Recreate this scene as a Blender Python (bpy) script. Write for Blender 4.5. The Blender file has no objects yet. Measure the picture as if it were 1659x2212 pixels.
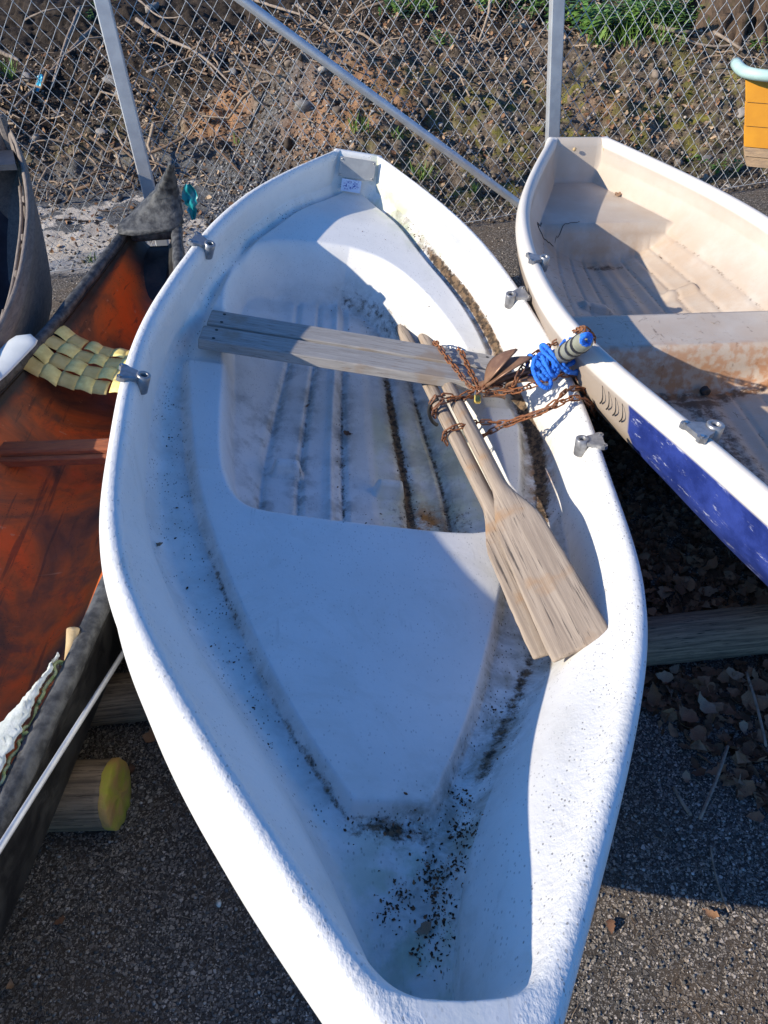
import bpy, math, random
import numpy as np
from mathutils import Vector

random.seed(7)
RNG = np.random.default_rng(7)
R = math.radians
SC = bpy.context.scene
COL = SC.collection

# ------------------------------------------------------------------ camera, sky, sun, exposure
PITCH, ROLL, CAM_H, F_PX = R(42.139), R(-3.942), 1.75, 1661.0
_fw = np.array([0, math.cos(PITCH), -math.sin(PITCH)])
_u0 = np.array([0, math.sin(PITCH), math.cos(PITCH)])
_r0 = np.array([1.0, 0, 0])
_rt = math.cos(ROLL) * _r0 + math.sin(ROLL) * _u0
_up = -math.sin(ROLL) * _r0 + math.cos(ROLL) * _u0
CAM = np.array([0, 0, CAM_H])
cam_d = bpy.data.cameras.new('camera')
cam_d.sensor_fit = 'HORIZONTAL'
cam_d.sensor_width = 36.0
cam_d.lens = 36.0 * F_PX / 1659.0
cam_d.clip_start = 0.02
cam_d.clip_end = 400
cam = bpy.data.objects.new('camera', cam_d)
COL.objects.link(cam)
from mathutils import Matrix
cam.matrix_world = Matrix(((_rt[0], _up[0], -_fw[0], 0), (_rt[1], _up[1], -_fw[1], 0),
                           (_rt[2], _up[2], -_fw[2], CAM_H), (0, 0, 0, 1)))
SC.camera = cam

SUN_EL, SUN_AZ = R(29.0), R(21.0)          # light travels towards +x, a little away from the camera
LDIR = Vector((math.cos(SUN_AZ) * math.cos(SUN_EL), math.sin(SUN_AZ) * math.cos(SUN_EL), -math.sin(SUN_EL)))
world = bpy.data.worlds.new('World')
SC.world = world
world.use_nodes = True
wn = world.node_tree
bg = wn.nodes['Background']
sky = wn.nodes.new('ShaderNodeTexSky')
sky.sky_type = 'NISHITA'
sky.sun_disc = False
sky.sun_elevation = SUN_EL
sky.sun_rotation = math.atan2(-LDIR.x, -LDIR.y)
sky.air_density = 1.0
sky.dust_density = 0.7
sky.ozone_density = 4.0
tint = wn.nodes.new('ShaderNodeMix')          # white balance of the photograph: deep blue sky light
tint.data_type = 'RGBA'
tint.blend_type = 'MULTIPLY'
tint.inputs[0].default_value = 1.0
tint.inputs[7].default_value = (.50, 1.0, 1.55, 1)
wn.links.new(sky.outputs[0], tint.inputs[6])
wn.links.new(tint.outputs[2], bg.inputs[0])
bg.inputs[1].default_value = 0.092
sun_d = bpy.data.lights.new('sun', 'SUN')
sun_d.energy = 4.6
sun_d.angle = R(0.55)
sun_d.color = (1.0, 0.90, 0.74)
sun = bpy.data.objects.new('sun', sun_d)
COL.objects.link(sun)
sun.rotation_euler = LDIR.to_track_quat('-Z', 'Y').to_euler()
sun.location = (-6, -2, 6)
SC.view_settings.view_transform = 'Standard'
SC.view_settings.look = 'None'
SC.view_settings.exposure = 0.46
SC.view_settings.gamma = 1.0
SC.view_settings.use_curve_mapping = False


# ------------------------------------------------------------------ points: photo pixel (1659 wide) + a height -> place
def ray(x, y):
    return _fw + _rt * (x - 829.5) / F_PX - _up * (y - 1106.0) / F_PX


def at_z(x, y, z):
    d = ray(x, y)
    return CAM + d * (z - CAM_H) / d[2]


def at_y(x, y, Y):
    d = ray(x, y)
    return CAM + d * Y / d[1]


# ------------------------------------------------------------------ tagging and mesh helpers
def tag(o, label=None, cat=None, group=None, kind=None):
    if label: o['label'] = label
    if cat: o['category'] = cat
    if group: o['group'] = group
    if kind: o['kind'] = kind
    return o


def empty(name, loc, label, cat, group=None):
    o = bpy.data.objects.new(name, None)
    o.empty_display_size = 0.1
    COL.objects.link(o)
    o.location = tuple(float(v) for v in loc)
    return tag(o, label, cat, group)


def link_mesh(name, me, parent=None):
    o = bpy.data.objects.new(name, me)
    COL.objects.link(o)
    if parent is not None:
        o.parent = parent
        # geometry is given in world space: undo the chain of parents' locations
        off = Vector((0, 0, 0))
        p = parent
        while p is not None:
            off += p.location
            p = p.parent
        o.location = -off
    return o


def make_mesh(name, V, F, mat=None, smooth=True, attrs=None):
    me = bpy.data.meshes.new(name)
    V = np.asarray(V, dtype=np.float32).reshape(-1, 3)
    if isinstance(F, np.ndarray):
        n, k = F.shape
        me.vertices.add(len(V))
        me.vertices.foreach_set('co', V.ravel())
        me.loops.add(n * k)
        me.loops.foreach_set('vertex_index', F.astype(np.int32).ravel())
        me.polygons.add(n)
        me.polygons.foreach_set('loop_start', np.arange(0, n * k, k, dtype=np.int32))
        me.polygons.foreach_set('loop_total', np.full(n, k, dtype=np.int32))
        me.update(calc_edges=True)
    else:
        me.from_pydata([tuple(map(float, v)) for v in V], [], [tuple(int(i) for i in f) for f in F])
    if attrs:
        for k_, a in attrs.items():
            a = np.asarray(a, dtype=np.float32)
            at = me.attributes.new(k_, 'FLOAT', 'POINT')
            at.data.foreach_set('value', a.ravel())
    if smooth:
        me.polygons.foreach_set('use_smooth', np.ones(len(me.polygons), dtype=bool))
    if mat is not None:
        me.materials.append(mat)
    me.validate()
    return me


def obj(name, V, F, mat, parent=None, smooth=True, attrs=None):
    return link_mesh(name, make_mesh(name, V, F, mat, smooth, attrs), parent)


def grid_faces(nr, nc, wrap=False):
    i = np.arange(nr - 1)[:, None]
    j = np.arange(nc if wrap else nc - 1)[None, :]
    j2 = (j + 1) % nc
    return np.stack([i * nc + j, i * nc + j2, (i + 1) * nc + j2, (i + 1) * nc + j], -1).reshape(-1, 4)


class MB:
    """collects pieces into one mesh"""
    def __init__(self):
        self.V, self.F, self.n = [], [], 0

    def add(self, V, F):
        V = np.asarray(V, float).reshape(-1, 3)
        self.V.append(V)
        self.F += [tuple(int(i) + self.n for i in f) for f in F]
        self.n += len(V)
        return self

    def box(self, c, s, rot=None, bev=0.0):
        V, F = box_vf(s, bev)
        if rot is not None: V = V @ np.asarray(rot).T
        return self.add(V + np.asarray(c, float), F)

    def tube(self, P, r, n=8, cap=True):
        V, F = tube_vf(P, r, n, cap)
        return self.add(V, F)

    def build(self, name, mat, parent=None, smooth=True):
        return obj(name, np.concatenate(self.V), self.F, mat, parent, smooth)


def box_vf(s, bev=0.0):
    sx, sy, sz = np.asarray(s, float) / 2
    if bev <= 0:
        V = np.array([(a * sx, b * sy, c * sz) for c in (-1, 1) for b in (-1, 1) for a in (-1, 1)])
        F = [(0, 2, 3, 1), (4, 5, 7, 6), (0, 1, 5, 4), (2, 6, 7, 3), (0, 4, 6, 2), (1, 3, 7, 5)]
        return V, F
    b = min(bev, sx * .9, sy * .9, sz * .9)
    ring = [(-sx + b, -sy), (sx - b, -sy), (sx, -sy + b), (sx, sy - b), (sx - b, sy), (-sx + b, sy), (-sx, sy - b), (-sx, -sy + b)]
    ins = [(x * (sx - b) / sx, y * (sy - b) / sy) for x, y in ring]
    V = []
    for pts, z in ((ins, -sz), (ring, -sz + b), (ring, sz - b), (ins, sz)):
        V += [(x, y, z) for x, y in pts]
    F = []
    for k in range(3):
        for i in range(8):
            j = (i + 1) % 8
            F.append((k * 8 + i, k * 8 + j, (k + 1) * 8 + j, (k + 1) * 8 + i))
    F.append(tuple(range(7, -1, -1)))
    F.append(tuple(range(24, 32)))
    return np.array(V), F


def frames(P):
    P = np.asarray(P, float)
    T = np.gradient(P, axis=0)
    T /= np.linalg.norm(T, axis=1)[:, None] + 1e-12
    ref = np.array([0, 0, 1.0]) if abs(T[0, 2]) < .9 else np.array([1.0, 0, 0])
    N = np.zeros_like(P)
    n = ref - T[0] * (ref @ T[0])
    N[0] = n / np.linalg.norm(n)
    for i in range(1, len(P)):
        n = N[i - 1] - T[i] * (N[i - 1] @ T[i])
        N[i] = n / (np.linalg.norm(n) + 1e-12)
    return T, N, np.cross(T, N)


def tube_vf(P, r, n=8, cap=True):
    P = np.asarray(P, float)
    T, N, B = frames(P)
    r = np.broadcast_to(np.asarray(r, float), (len(P),))
    a = np.linspace(0, 2 * math.pi, n, endpoint=False)
    V = P[:, None] + r[:, None, None] * (np.cos(a)[None, :, None] * N[:, None] + np.sin(a)[None, :, None] * B[:, None])
    F = [tuple(f) for f in grid_faces(len(P), n, True)]
    V = V.reshape(-1, 3)
    if cap:
        F.append(tuple(range(n - 1, -1, -1)))
        F.append(tuple(range((len(P) - 1) * n, len(P) * n)))
    return V, F


def nat(xs, ys, t):
    xs = np.asarray(xs, float); ys = np.asarray(ys, float); t = np.asarray(t, float)
    n = len(xs); h = np.diff(xs); A = np.zeros((n, n)); b = np.zeros(n); A[0, 0] = A[-1, -1] = 1
    for i in range(1, n - 1):
        A[i, i - 1] = h[i - 1]; A[i, i] = 2 * (h[i - 1] + h[i]); A[i, i + 1] = h[i]
        b[i] = 6 * ((ys[i + 1] - ys[i]) / h[i] - (ys[i] - ys[i - 1]) / h[i - 1])
    Mm = np.linalg.solve(A, b)
    t = np.clip(t, xs[0], xs[-1])
    k = np.clip(np.searchsorted(xs, t) - 1, 0, n - 2)
    a = (xs[k + 1] - t) / h[k]; bb = (t - xs[k]) / h[k]
    return a * ys[k] + bb * ys[k + 1] + ((a ** 3 - a) * Mm[k] + (bb ** 3 - bb) * Mm[k + 1]) * h[k] ** 2 / 6


def spline(pts, n):
    """smooth curve through points, evenly sampled"""
    P = np.asarray(pts, float)
    d = np.r_[0, np.cumsum(np.linalg.norm(np.diff(P, axis=0), axis=1) ** .5)]
    t = np.linspace(0, d[-1], max(n * 4, 60))
    Q = np.stack([nat(d, P[:, k], t) for k in range(P.shape[1])], -1) if len(P) > 2 else P[0] + (P[1] - P[0]) * (t / d[-1])[:, None]
    L = np.r_[0, np.cumsum(np.linalg.norm(np.diff(Q, axis=0), axis=1))]
    u = np.linspace(0, L[-1], n)
    return np.stack([np.interp(u, L, Q[:, k]) for k in range(P.shape[1])], -1)


def sstep(a, b, x):
    t = np.clip((np.asarray(x, float) - a) / (b - a), 0, 1)
    return t * t * (3 - 2 * t)


def _hash(ix, iy, seed):
    h = (ix * 374761393 + iy * 668265263 + seed * 982451653) & 0xFFFFFFFF
    h = ((h ^ (h >> 13)) * 1274126177) & 0xFFFFFFFF
    return ((h ^ (h >> 16)) & 0xFFFF) / 65535.0


def vnoise(x, y, seed=0):
    x = np.asarray(x, float); y = np.asarray(y, float)
    ix = np.floor(x).astype(np.int64); iy = np.floor(y).astype(np.int64)
    fx = x - ix; fy = y - iy
    fx = fx * fx * (3 - 2 * fx); fy = fy * fy * (3 - 2 * fy)
    a = _hash(ix, iy, seed); b = _hash(ix + 1, iy, seed); c = _hash(ix, iy + 1, seed); d = _hash(ix + 1, iy + 1, seed)
    return a + (b - a) * fx + (c - a) * fy + (a - b - c + d) * fx * fy


def fbm(x, y, oct=4, seed=0):
    s = 0; amp = .5
    for k in range(oct):
        s = s + amp * (vnoise(np.asarray(x) * 2 ** k, np.asarray(y) * 2 ** k, seed + k * 7) - .5)
        amp *= .5
    return s


# ------------------------------------------------------------------ materials
class NT:
    def __init__(self, name):
        self.m = bpy.data.materials.new(name)
        self.m.use_nodes = True
        self.t = self.m.node_tree
        self.b = self.t.nodes['Principled BSDF']
        self._tc = None

    def n(self, typ, **kw):
        nd = self.t.nodes.new(typ)
        for k, v in kw.items(): setattr(nd, k, v)
        return nd

    def set(self, sock, v):
        if hasattr(v, 'is_output'):
            self.t.links.new(v, sock)
        elif isinstance(v, (tuple, list)) and len(v) == 3 and sock.type == 'RGBA':
            sock.default_value = (*v, 1)
        else:
            sock.default_value = v

    def co(self, kind='Object'):
        if self._tc is None: self._tc = self.n('ShaderNodeTexCoord')
        return self._tc.outputs[kind]

    def mapped(self, scale=(1, 1, 1), rot=(0, 0, 0), kind='Object'):
        mp = self.n('ShaderNodeMapping')
        self.t.links.new(self.co(kind), mp.inputs[0])
        mp.inputs['Scale'].default_value = scale
        mp.inputs['Rotation'].default_value = rot
        return mp.outputs[0]

    def noise(self, scale, detail=4, rough=.55, vec=None, dist=0, out='Fac'):
        nd = self.n('ShaderNodeTexNoise')
        self.set(nd.inputs['Vector'], vec if vec is not None else self.co())
        nd.inputs['Scale'].default_value = scale
        nd.inputs['Detail'].default_value = detail
        nd.inputs['Roughness'].default_value = rough
        nd.inputs['Distortion'].default_value = dist
        return nd.outputs[out]

    def voro(self, scale, out='Distance', feature='F1', vec=None, rnd=1.0):
        nd = self.n('ShaderNodeTexVoronoi', feature=feature)
        self.set(nd.inputs['Vector'], vec if vec is not None else self.co())
        nd.inputs['Scale'].default_value = scale
        nd.inputs['Randomness'].default_value = rnd
        return nd.outputs[out]

    def attr(self, name):
        return self.n('ShaderNodeAttribute', attribute_name=name).outputs['Fac']

    def math(self, op, a, b=0.0, clamp=False):
        nd = self.n('ShaderNodeMath', operation=op, use_clamp=clamp)
        self.set(nd.inputs[0], a)
        self.set(nd.inputs[1], b)
        return nd.outputs[0]

    def rng(self, v, a, b, c=0.0, d=1.0):
        nd = self.n('ShaderNodeMapRange', interpolation_type='SMOOTHSTEP')
        self.set(nd.inputs['Value'], v)
        nd.inputs['From Min'].default_value = a
        nd.inputs['From Max'].default_value = b
        nd.inputs['To Min'].default_value = c
        nd.inputs['To Max'].default_value = d
        return nd.outputs[0]

    def mix(self, f, a, b, mode='MIX'):
        nd = self.n('ShaderNodeMix', data_type='RGBA', blend_type=mode)
        self.set(nd.inputs[0], f)
        self.set(nd.inputs[6], a)
        self.set(nd.inputs[7], b)
        return nd.outputs[2]

    def ramp(self, f, stops):
        nd = self.n('ShaderNodeValToRGB')
        self.set(nd.inputs[0], f)
        cr = nd.color_ramp
        while len(cr.elements) < len(stops): cr.elements.new(.5)
        for e, (p, c) in zip(cr.elements, stops):
            e.position = p
            e.color = (*c, 1)
        return nd.outputs[0]

    def bump(self, h, strength=.3, dist=.01, prev=None):
        nd = self.n('ShaderNodeBump')
        self.set(nd.inputs['Strength'], strength)
        nd.inputs['Distance'].default_value = dist
        self.set(nd.inputs['Height'], h)
        if prev is not None: self.t.links.new(prev, nd.inputs['Normal'])
        return nd.outputs[0]

    def out(self, color, rough=.6, normal=None, metal=0.0, spec=.5, **kw):
        self.set(self.b.inputs['Base Color'], color)
        self.set(self.b.inputs['Roughness'], rough)
        self.set(self.b.inputs['Metallic'], metal)
        self.b.inputs['Specular IOR Level'].default_value = spec
        if normal is not None: self.t.links.new(normal, self.b.inputs['Normal'])
        for k, v in kw.items(): self.set(self.b.inputs[k], v)
        return self.m


def mat_hull():
    t = NT('white_gelcoat')
    big = t.noise(3.0, 4)
    base = t.mix(t.rng(big, .35, .7), (.79, .775, .74), (.73, .715, .68))
    yel = t.attr('yellow')
    base = t.mix(t.math('MULTIPLY', yel, t.rng(t.noise(9, 5), .3, .65)), base, (.62, .60, .38))
    # faint all-over grime and hair-fine specks
    base = t.mix(t.math('MULTIPLY', t.attr('grime'), t.rng(t.noise(14, 6, .65), .42, .68)), base, (.30, .29, .27))
    v = t.voro(125, vec=t.mapped((1, .55, 1)))
    sp = t.math('MULTIPLY', t.rng(v, .25, .15), t.rng(t.noise(20, 5, .7), .42, .56))
    sp = t.math('MULTIPLY', sp, t.attr('speck'), clamp=True)
    base = t.mix(sp, base, (.05, .045, .04))
    scr = t.noise(30, 3, .6, vec=t.mapped((1.0, .06, 1.0), (0, 0, .5)))
    base = t.mix(t.math('MULTIPLY', t.rng(scr, .64, .70), t.math('MULTIPLY', t.rng(t.noise(5, 3), .45, .65), .35)), base, (.40, .38, .35))
    st = t.noise(2.2, 6, .7, dist=1.5)
    base = t.mix(t.math('MULTIPLY', t.rng(st, .52, .62), .22), base, (.55, .53, .46))
    # green film
    g = t.math('MULTIPLY', t.attr('green'), t.rng(t.noise(11, 5, .6), .45, .62))
    base = t.mix(t.math('MULTIPLY', g, .75), base, (.36, .45, .26))
    # rust stain
    r_ = t.math('MULTIPLY', t.attr('rust'), t.rng(t.noise(20, 6, .7), .38, .60), clamp=True)
    base = t.mix(r_, base, (.42, .17, .035))
    silt = t.math('MULTIPLY', t.attr('silt'), t.rng(t.noise(13, 7, .7, dist=.6), .36, .66), clamp=True)
    base = t.mix(t.math('MULTIPLY', silt, .75), base, t.mix(t.rng(t.noise(24, 4), .4, .6), (.24, .19, .12), (.13, .12, .075)))
    # dark line dirt and mud
    m0 = t.math('ADD', t.attr('mud'), t.math('MULTIPLY', t.math('SUBTRACT', t.noise(46, 7, .72), .5), 1.4))
    m1 = t.rng(m0, .42, .80)
    mudc = t.mix(t.rng(t.noise(60, 4), .4, .6), (.045, .032, .022), (.17, .11, .062))
    base = t.mix(m1, base, mudc)
    n1 = t.noise(55, 3, .6)
    n2 = t.noise(230, 3, .6, vec=t.mapped((1, .5, 1)))
    bmp = t.bump(n1, t.math('ADD', .10, t.math('MULTIPLY', t.attr('fibre'), .55)), .004)
    bmp = t.bump(n2, t.math('ADD', .05, t.math('MULTIPLY', t.attr('fibre'), .45)), .002, bmp)
    bmp = t.bump(m1, .35, .004, bmp)
    return t.out(base, t.mix(m1, (.42,) * 3, (.9,) * 3), bmp, spec=.4)


def mat_cream():
    t = NT('cream_gelcoat')
    h = t.attr('dirt')
    base = t.mix(t.rng(t.noise(4, 4), .3, .7), (.56, .50, .43), (.47, .405, .335))
    base = t.mix(t.math('MULTIPLY', h, t.rng(t.noise(7, 6, .65), .25, .65)), base, (.46, .34, .24))
    m0 = t.math('ADD', t.attr('mud'), t.math('MULTIPLY', t.math('SUBTRACT', t.noise(42, 7, .72), .5), 1.6))
    m1 = t.rng(m0, .45, .85)
    base = t.mix(m1, base, (.12, .075, .05))
    v = t.voro(210, vec=t.mapped((1, .6, 1)))
    sp = t.math('MULTIPLY', t.rng(v, .24, .12), t.rng(t.noise(18, 5, .7), .5, .64))
    base = t.mix(t.math('MULTIPLY', sp, t.attr('speck'), clamp=True), base, (.09, .05, .03))
    base = t.mix(t.attr('white'), base, (.68, .65, .60))
    base = t.mix(t.math('MULTIPLY', t.attr('rustline'), t.rng(t.noise(30, 5), .4, .6)), base, (.40, .17, .06))
    bl0 = t.mix(t.rng(t.noise(7, 6, .7), .35, .65), (.014, .028, .155), (.035, .062, .29))
    blue = t.mix(t.rng(t.noise(26, 8, .75, vec=t.mapped((1, .5, 2))), .58, .66), bl0, (.42, .44, .58))
    base = t.mix(t.attr('blue'), base, blue)
    base = t.mix(t.attr('tan'), base, (.36, .29, .23))
    bmp = t.bump(t.noise(95, 4, .6, dist=1.2), .22, .003)
    return t.out(base, .5, bmp, spec=.35)


def mat_wood(name, c1, c2, grain=(1, 1, 1), scale=40, dark=(.10, .085, .07), rough=.85, crack=.5, tint=None):
    t = NT(name)
    vec = t.mapped(grain)
    n = t.noise(scale, 6, .65, vec=vec, dist=.6)
    col = t.mix(t.rng(n, .32, .68), c1, c2)
    f = t.noise(scale * 2.6, 4, .7, vec=vec)
    col = t.mix(t.math('MULTIPLY', t.rng(f, .56, .68), crack), col, dark)
    if tint is not None:
        col = t.mix(t.math('MULTIPLY', t.rng(t.noise(6, 4), .56, .70), .7), col, tint)
    bmp = t.bump(n, .35, .004)
    bmp = t.bump(f, .35, .003, bmp)
    return t.out(col, rough, bmp, spec=.25)


def mat_plain(name, c1, c2=None, scale=20, rough=.6, bump=.15, metal=0.0, dist=.004, spec=.5, detail=5, **kw):
    t = NT(name)
    n = t.noise(scale, detail, .6)
    col = t.mix(t.rng(n, .35, .65), c1, c2 if c2 is not None else c1)
    return t.out(col, rough, t.bump(n, bump, dist), metal, spec, **kw)


def mat_rnd(name, stops, rough=.9, bump=.3, scale=60, spec=.2, trans=None):
    """colour by the per-piece attribute rnd"""
    t = NT(name)
    col = t.ramp(t.attr('rnd'), stops)
    n = t.noise(scale, 4, .6)
    col = t.mix(t.rng(n, .3, .7), col, t.mix(.45, col, (.02, .018, .015)))
    m = t.out(col, rough, t.bump(n, bump, .004), spec=spec)
    if trans:
        t.b.inputs['Subsurface Weight'].default_value = 0.0
    return m


def mat_obj(name, stops, rough=.9, bump=.4, scale=40, spec=.2):
    """colour by the object's own random number: for alike objects that share a mesh"""
    t = NT(name)
    oi = t.n('ShaderNodeObjectInfo').outputs['Random']
    col = t.ramp(oi, stops)
    n = t.noise(scale, 5, .65)
    col = t.mix(t.rng(n, .3, .7), col, t.mix(.5, col, (.03, .025, .02)))
    return t.out(col, rough, t.bump(n, bump, .004), spec=spec)


def mat_metal(name, c=(.55, .56, .57), rough=.38, scale=50, dull=(.42, .43, .44)):
    t = NT(name)
    n = t.noise(scale, 5, .6)
    col = t.mix(t.rng(n, .35, .65), c, dull)
    return t.out(col, t.rng(n, .3, .7, rough - .08, rough + .15), t.bump(n, .08, .002), 1.0)


def mat_rust(name='rusty_steel'):
    t = NT(name)
    n = t.noise(70, 5, .65)
    oi = t.n('ShaderNodeObjectInfo').outputs['Random']
    col = t.ramp(n, [(.25, (.07, .03, .018)), (.5, (.24, .085, .03)), (.75, (.36, .16, .07))])
    col = t.mix(t.math('MULTIPLY', t.rng(oi, .2, 1), .5), col, (.20, .13, .10))
    return t.out(col, .75, t.bump(n, .5, .002), .25, .4)


def mat_ground():
    t = NT('ground_cover')
    # asphalt: dark binder with embedded angular stone of two sizes
    wv = t.n('ShaderNodeVectorMath', operation='ADD')
    t.set(wv.inputs[0], t.co())
    nv = t.n('ShaderNodeVectorMath', operation='SCALE')
    t.set(nv.inputs[0], t.noise(60, 3, .6, out='Color'))
    nv.inputs['Scale'].default_value = .010
    t.set(wv.inputs[1], nv.outputs[0])
    wv = wv.outputs[0]
    e1 = t.voro(108, 'Distance', 'DISTANCE_TO_EDGE', wv)
    c1 = t.voro(108, 'Color', 'F1', wv)
    e2 = t.voro(240, 'Distance', 'DISTANCE_TO_EDGE', wv)
    c2 = t.voro(240, 'Color', 'F1', wv)
    s1_ = t.n('ShaderNodeSeparateColor'); t.set(s1_.inputs[0], c1)
    s2_ = t.n('ShaderNodeSeparateColor'); t.set(s2_.inputs[0], c2)
    stops = [(0, (.07, .068, .066)), (.40, (.19, .18, .17)), (.70, (.31, .285, .255)), (.90, (.44, .39, .33)), (1, (.60, .56, .52))]
    st1 = t.ramp(s1_.outputs[0], stops)
    st2 = t.ramp(s2_.outputs[0], stops)
    binder = t.mix(t.rng(t.noise(160, 4, .7), .35, .65), (.030, .026, .024), (.085, .075, .065))
    k2 = t.math('MULTIPLY', t.rng(e2, .03, .12), t.rng(s2_.outputs[1], .35, .45))
    asp = t.mix(k2, binder, st2)
    k1 = t.math('MULTIPLY', t.rng(e1, .06, .20), t.rng(s1_.outputs[1], .52, .56))
    asp = t.mix(k1, asp, st1)
    v = t.math('ADD', t.math('MULTIPLY', k1, 1.0), t.math('MULTIPLY', k2, .45))
    silt = t.rng(t.noise(3.5, 6, .65), .44, .66)
    asp = t.mix(t.math('MULTIPLY', silt, .40), asp, (.14, .10, .065))
    asp = t.mix(.5, asp, t.mix(1.0, asp, (1.0, .92, .84), 'MULTIPLY'))
    # soil of the bank
    s1 = t.noise(16, 8, .7)
    soil = t.ramp(s1, [(.34, (.03, .023, .017)), (.47, (.12, .09, .065)), (.60, (.24, .19, .145)), (.75, (.40, .34, .28))])
    soil = t.mix(t.math('MULTIPLY', t.rng(t.noise(2.6, 6, .7, dist=.8), .50, .62), .8), soil, t.mix(1.0, soil, (.32, .30, .28), 'MULTIPLY'))
    orange = t.ramp(t.noise(22, 7, .7), [(.3, (.14, .065, .03)), (.5, (.40, .20, .09)), (.7, (.55, .34, .19))])
    soil = t.mix(t.attr('orange'), soil, orange)
    moss = t.ramp(t.noise(30, 6, .7), [(.3, (.05, .045, .012)), (.6, (.20, .18, .04)), (.8, (.33, .28, .08))])
    soil = t.mix(t.math('MULTIPLY', t.attr('moss'), t.rng(t.noise(7, 6, .65), .45, .62)), soil, moss)
    dk = t.ramp(t.noise(60, 6, .7), [(.3, (.03, .03, .033)), (.55, (.12, .12, .12)), (.75, (.32, .31, .30))])
    soil = t.mix(t.attr('grit'), soil, dk)
    rock = t.ramp(t.noise(9, 8, .62), [(.3, (.36, .31, .26)), (.55, (.52, .46, .39)), (.75, (.60, .54, .47))])
    rm = t.rng(t.math('ADD', t.attr('rock'), t.math('MULTIPLY', t.math('SUBTRACT', t.noise(5, 7, .65), .5), 1.3)), .47, .53)
    soil = t.mix(rm, soil, rock)
    soil = t.mix(t.attr('topshade'), soil, t.ramp(s1, [(.35, (.014, .010, .008)), (.6, (.055, .04, .028)), (.75, (.15, .11, .08))]))  # shade along the bank top, painted as near-black soil
    col = t.mix(t.attr('bank'), asp, soil)
    vb = t.math('ADD', v, t.math('MULTIPLY', s1_.outputs[2], .25))
    b1 = t.bump(vb, t.math('SUBTRACT', .9, t.math('MULTIPLY', t.attr('bank'), .75)), .004)
    b2 = t.bump(s1, t.math('MULTIPLY', t.attr('bank'), .8), .03, b1)
    b3 = t.bump(t.noise(130, 5, .7), t.math('MULTIPLY', t.attr('bank'), .6), .008, b2)
    return t.out(col, .92, b3, spec=.25)


M = {}
M['hull'] = mat_hull()
M['cream'] = mat_cream()
M['ground'] = mat_ground()
M['galv'] = mat_plain('galvanised_steel', (.60, .61, .62), (.50, .51, .53), 14, .42, .05, .45)
M['wire'] = mat_plain('fence_wire', (.56, .57, .58), (.42, .43, .44), 60, .45, .05, .25)
M['lock'] = mat_plain('cast_alloy', (.34, .34, .345), (.25, .25, .255), 60, .38, .12, .55)
M['screw'] = mat_metal('screw_steel', (.58, .58, .58), .35, 120, (.3, .29, .27))
M['rust'] = mat_rust()
M['brass'] = mat_metal('brass', (.75, .56, .15), .35, 90, (.60, .43, .10))
M['rope'] = mat_plain('blue_rope', (.015, .13, .62), (.03, .22, .78), 220, .85, .6)
M['plank'] = mat_wood('grey_plank', (.42, .395, .365), (.30, .28, .255), (.8, 14, 14), 7, (.13, .10, .08), crack=.8, tint=(.32, .24, .17))
M['oar'] = mat_wood('weathered_oar', (.40, .325, .255), (.245, .195, .155), (8, .22, 8), 8, (.09, .075, .065), crack=1.0, tint=(.33, .19, .09))
M['oar_end'] = mat_wood('dark_oar_end', (.24, .19, .15), (.12, .10, .085), (16, 2.0, 16), 8)
M['log'] = mat_wood('old_log', (.32, .235, .155), (.13, .098, .07), (.9, 20, 20), 6, (.025, .02, .016), crack=1.0)
M['logend'] = mat_plain('mossy_log_end', (.46, .42, .05), (.52, .30, .10), 14, .95, .9, dist=.012)
M['tar'] = mat_plain('tarred_wood', (.022, .023, .026), (.10, .10, .098), 34, .65, .6, dist=.008, detail=8)
M['greyboat'] = mat_wood('grey_boat_wood', (.26, .215, .18), (.17, .14, .12), (10, 1.4, 10), 8, (.05, .04, .035))
M['navy'] = mat_plain('dark_inner_paint', (.012, .016, .028), (.03, .035, .05), 12, .6, .2)
M['splint'] = mat_plain('pale_splint', (.90, .78, .30), (.74, .60, .20), 26, .6, .25)
M['splint2'] = mat_plain('brown_splint', (.58, .43, .14), (.66, .52, .20), 26, .6, .25)
M['paddle'] = mat_plain('white_plastic', (.72, .73, .70), (.62, .64, .62), 9, .5, .1)
M['cloth'] = mat_plain('white_cloth', (.66, .68, .64), (.55, .58, .52), 60, .95, .5)
M['hem'] = mat_plain('mossy_hem', (.24, .30, .10), (.40, .45, .26), 60, .95, .8)
M['stick'] = mat_wood('dead_branch', (.34, .27, .21), (.20, .155, .12), (3, 3, 3), 9, (.06, .045, .035))
M['palestick'] = mat_plain('pale_stick', (.60, .44, .24), (.50, .36, .19), 30, .8, .3)
M['stone'] = mat_obj('field_stone', [(0, (.36, .33, .30)), (.5, (.27, .25, .23)), (1, (.46, .41, .36))], scale=22)
M['gravel'] = mat_rnd('loose_gravel', [(0, (.06, .06, .062)), (.45, (.16, .155, .15)), (.72, (.27, .245, .22)), (.9, (.40, .34, .29)), (1, (.60, .56, .52))])
M['clod'] = mat_rnd('bank_gravel', [(0, (.06, .045, .034)), (.45, (.16, .12, .088)), (.78, (.27, .21, .16)), (.95, (.38, .31, .25)), (1, (.58, .52, .45))])
M['grit'] = mat_rnd('dark_grit', [(0, (.04, .042, .048)), (.6, (.14, .14, .15)), (.9, (.32, .31, .31)), (1, (.55, .53, .50))])
M['redleaf'] = mat_rnd('bank_leaves', [(0, (.16, .075, .04)), (.5, (.36, .20, .11)), (1, (.55, .40, .26))], .8, .2)
M['leaf'] = mat_obj('dead_leaf', [(0, (.15, .075, .045)), (.4, (.30, .155, .09)), (.75, (.44, .25, .14)), (1, (.40, .29, .20))], .75, .3, 45)
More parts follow.
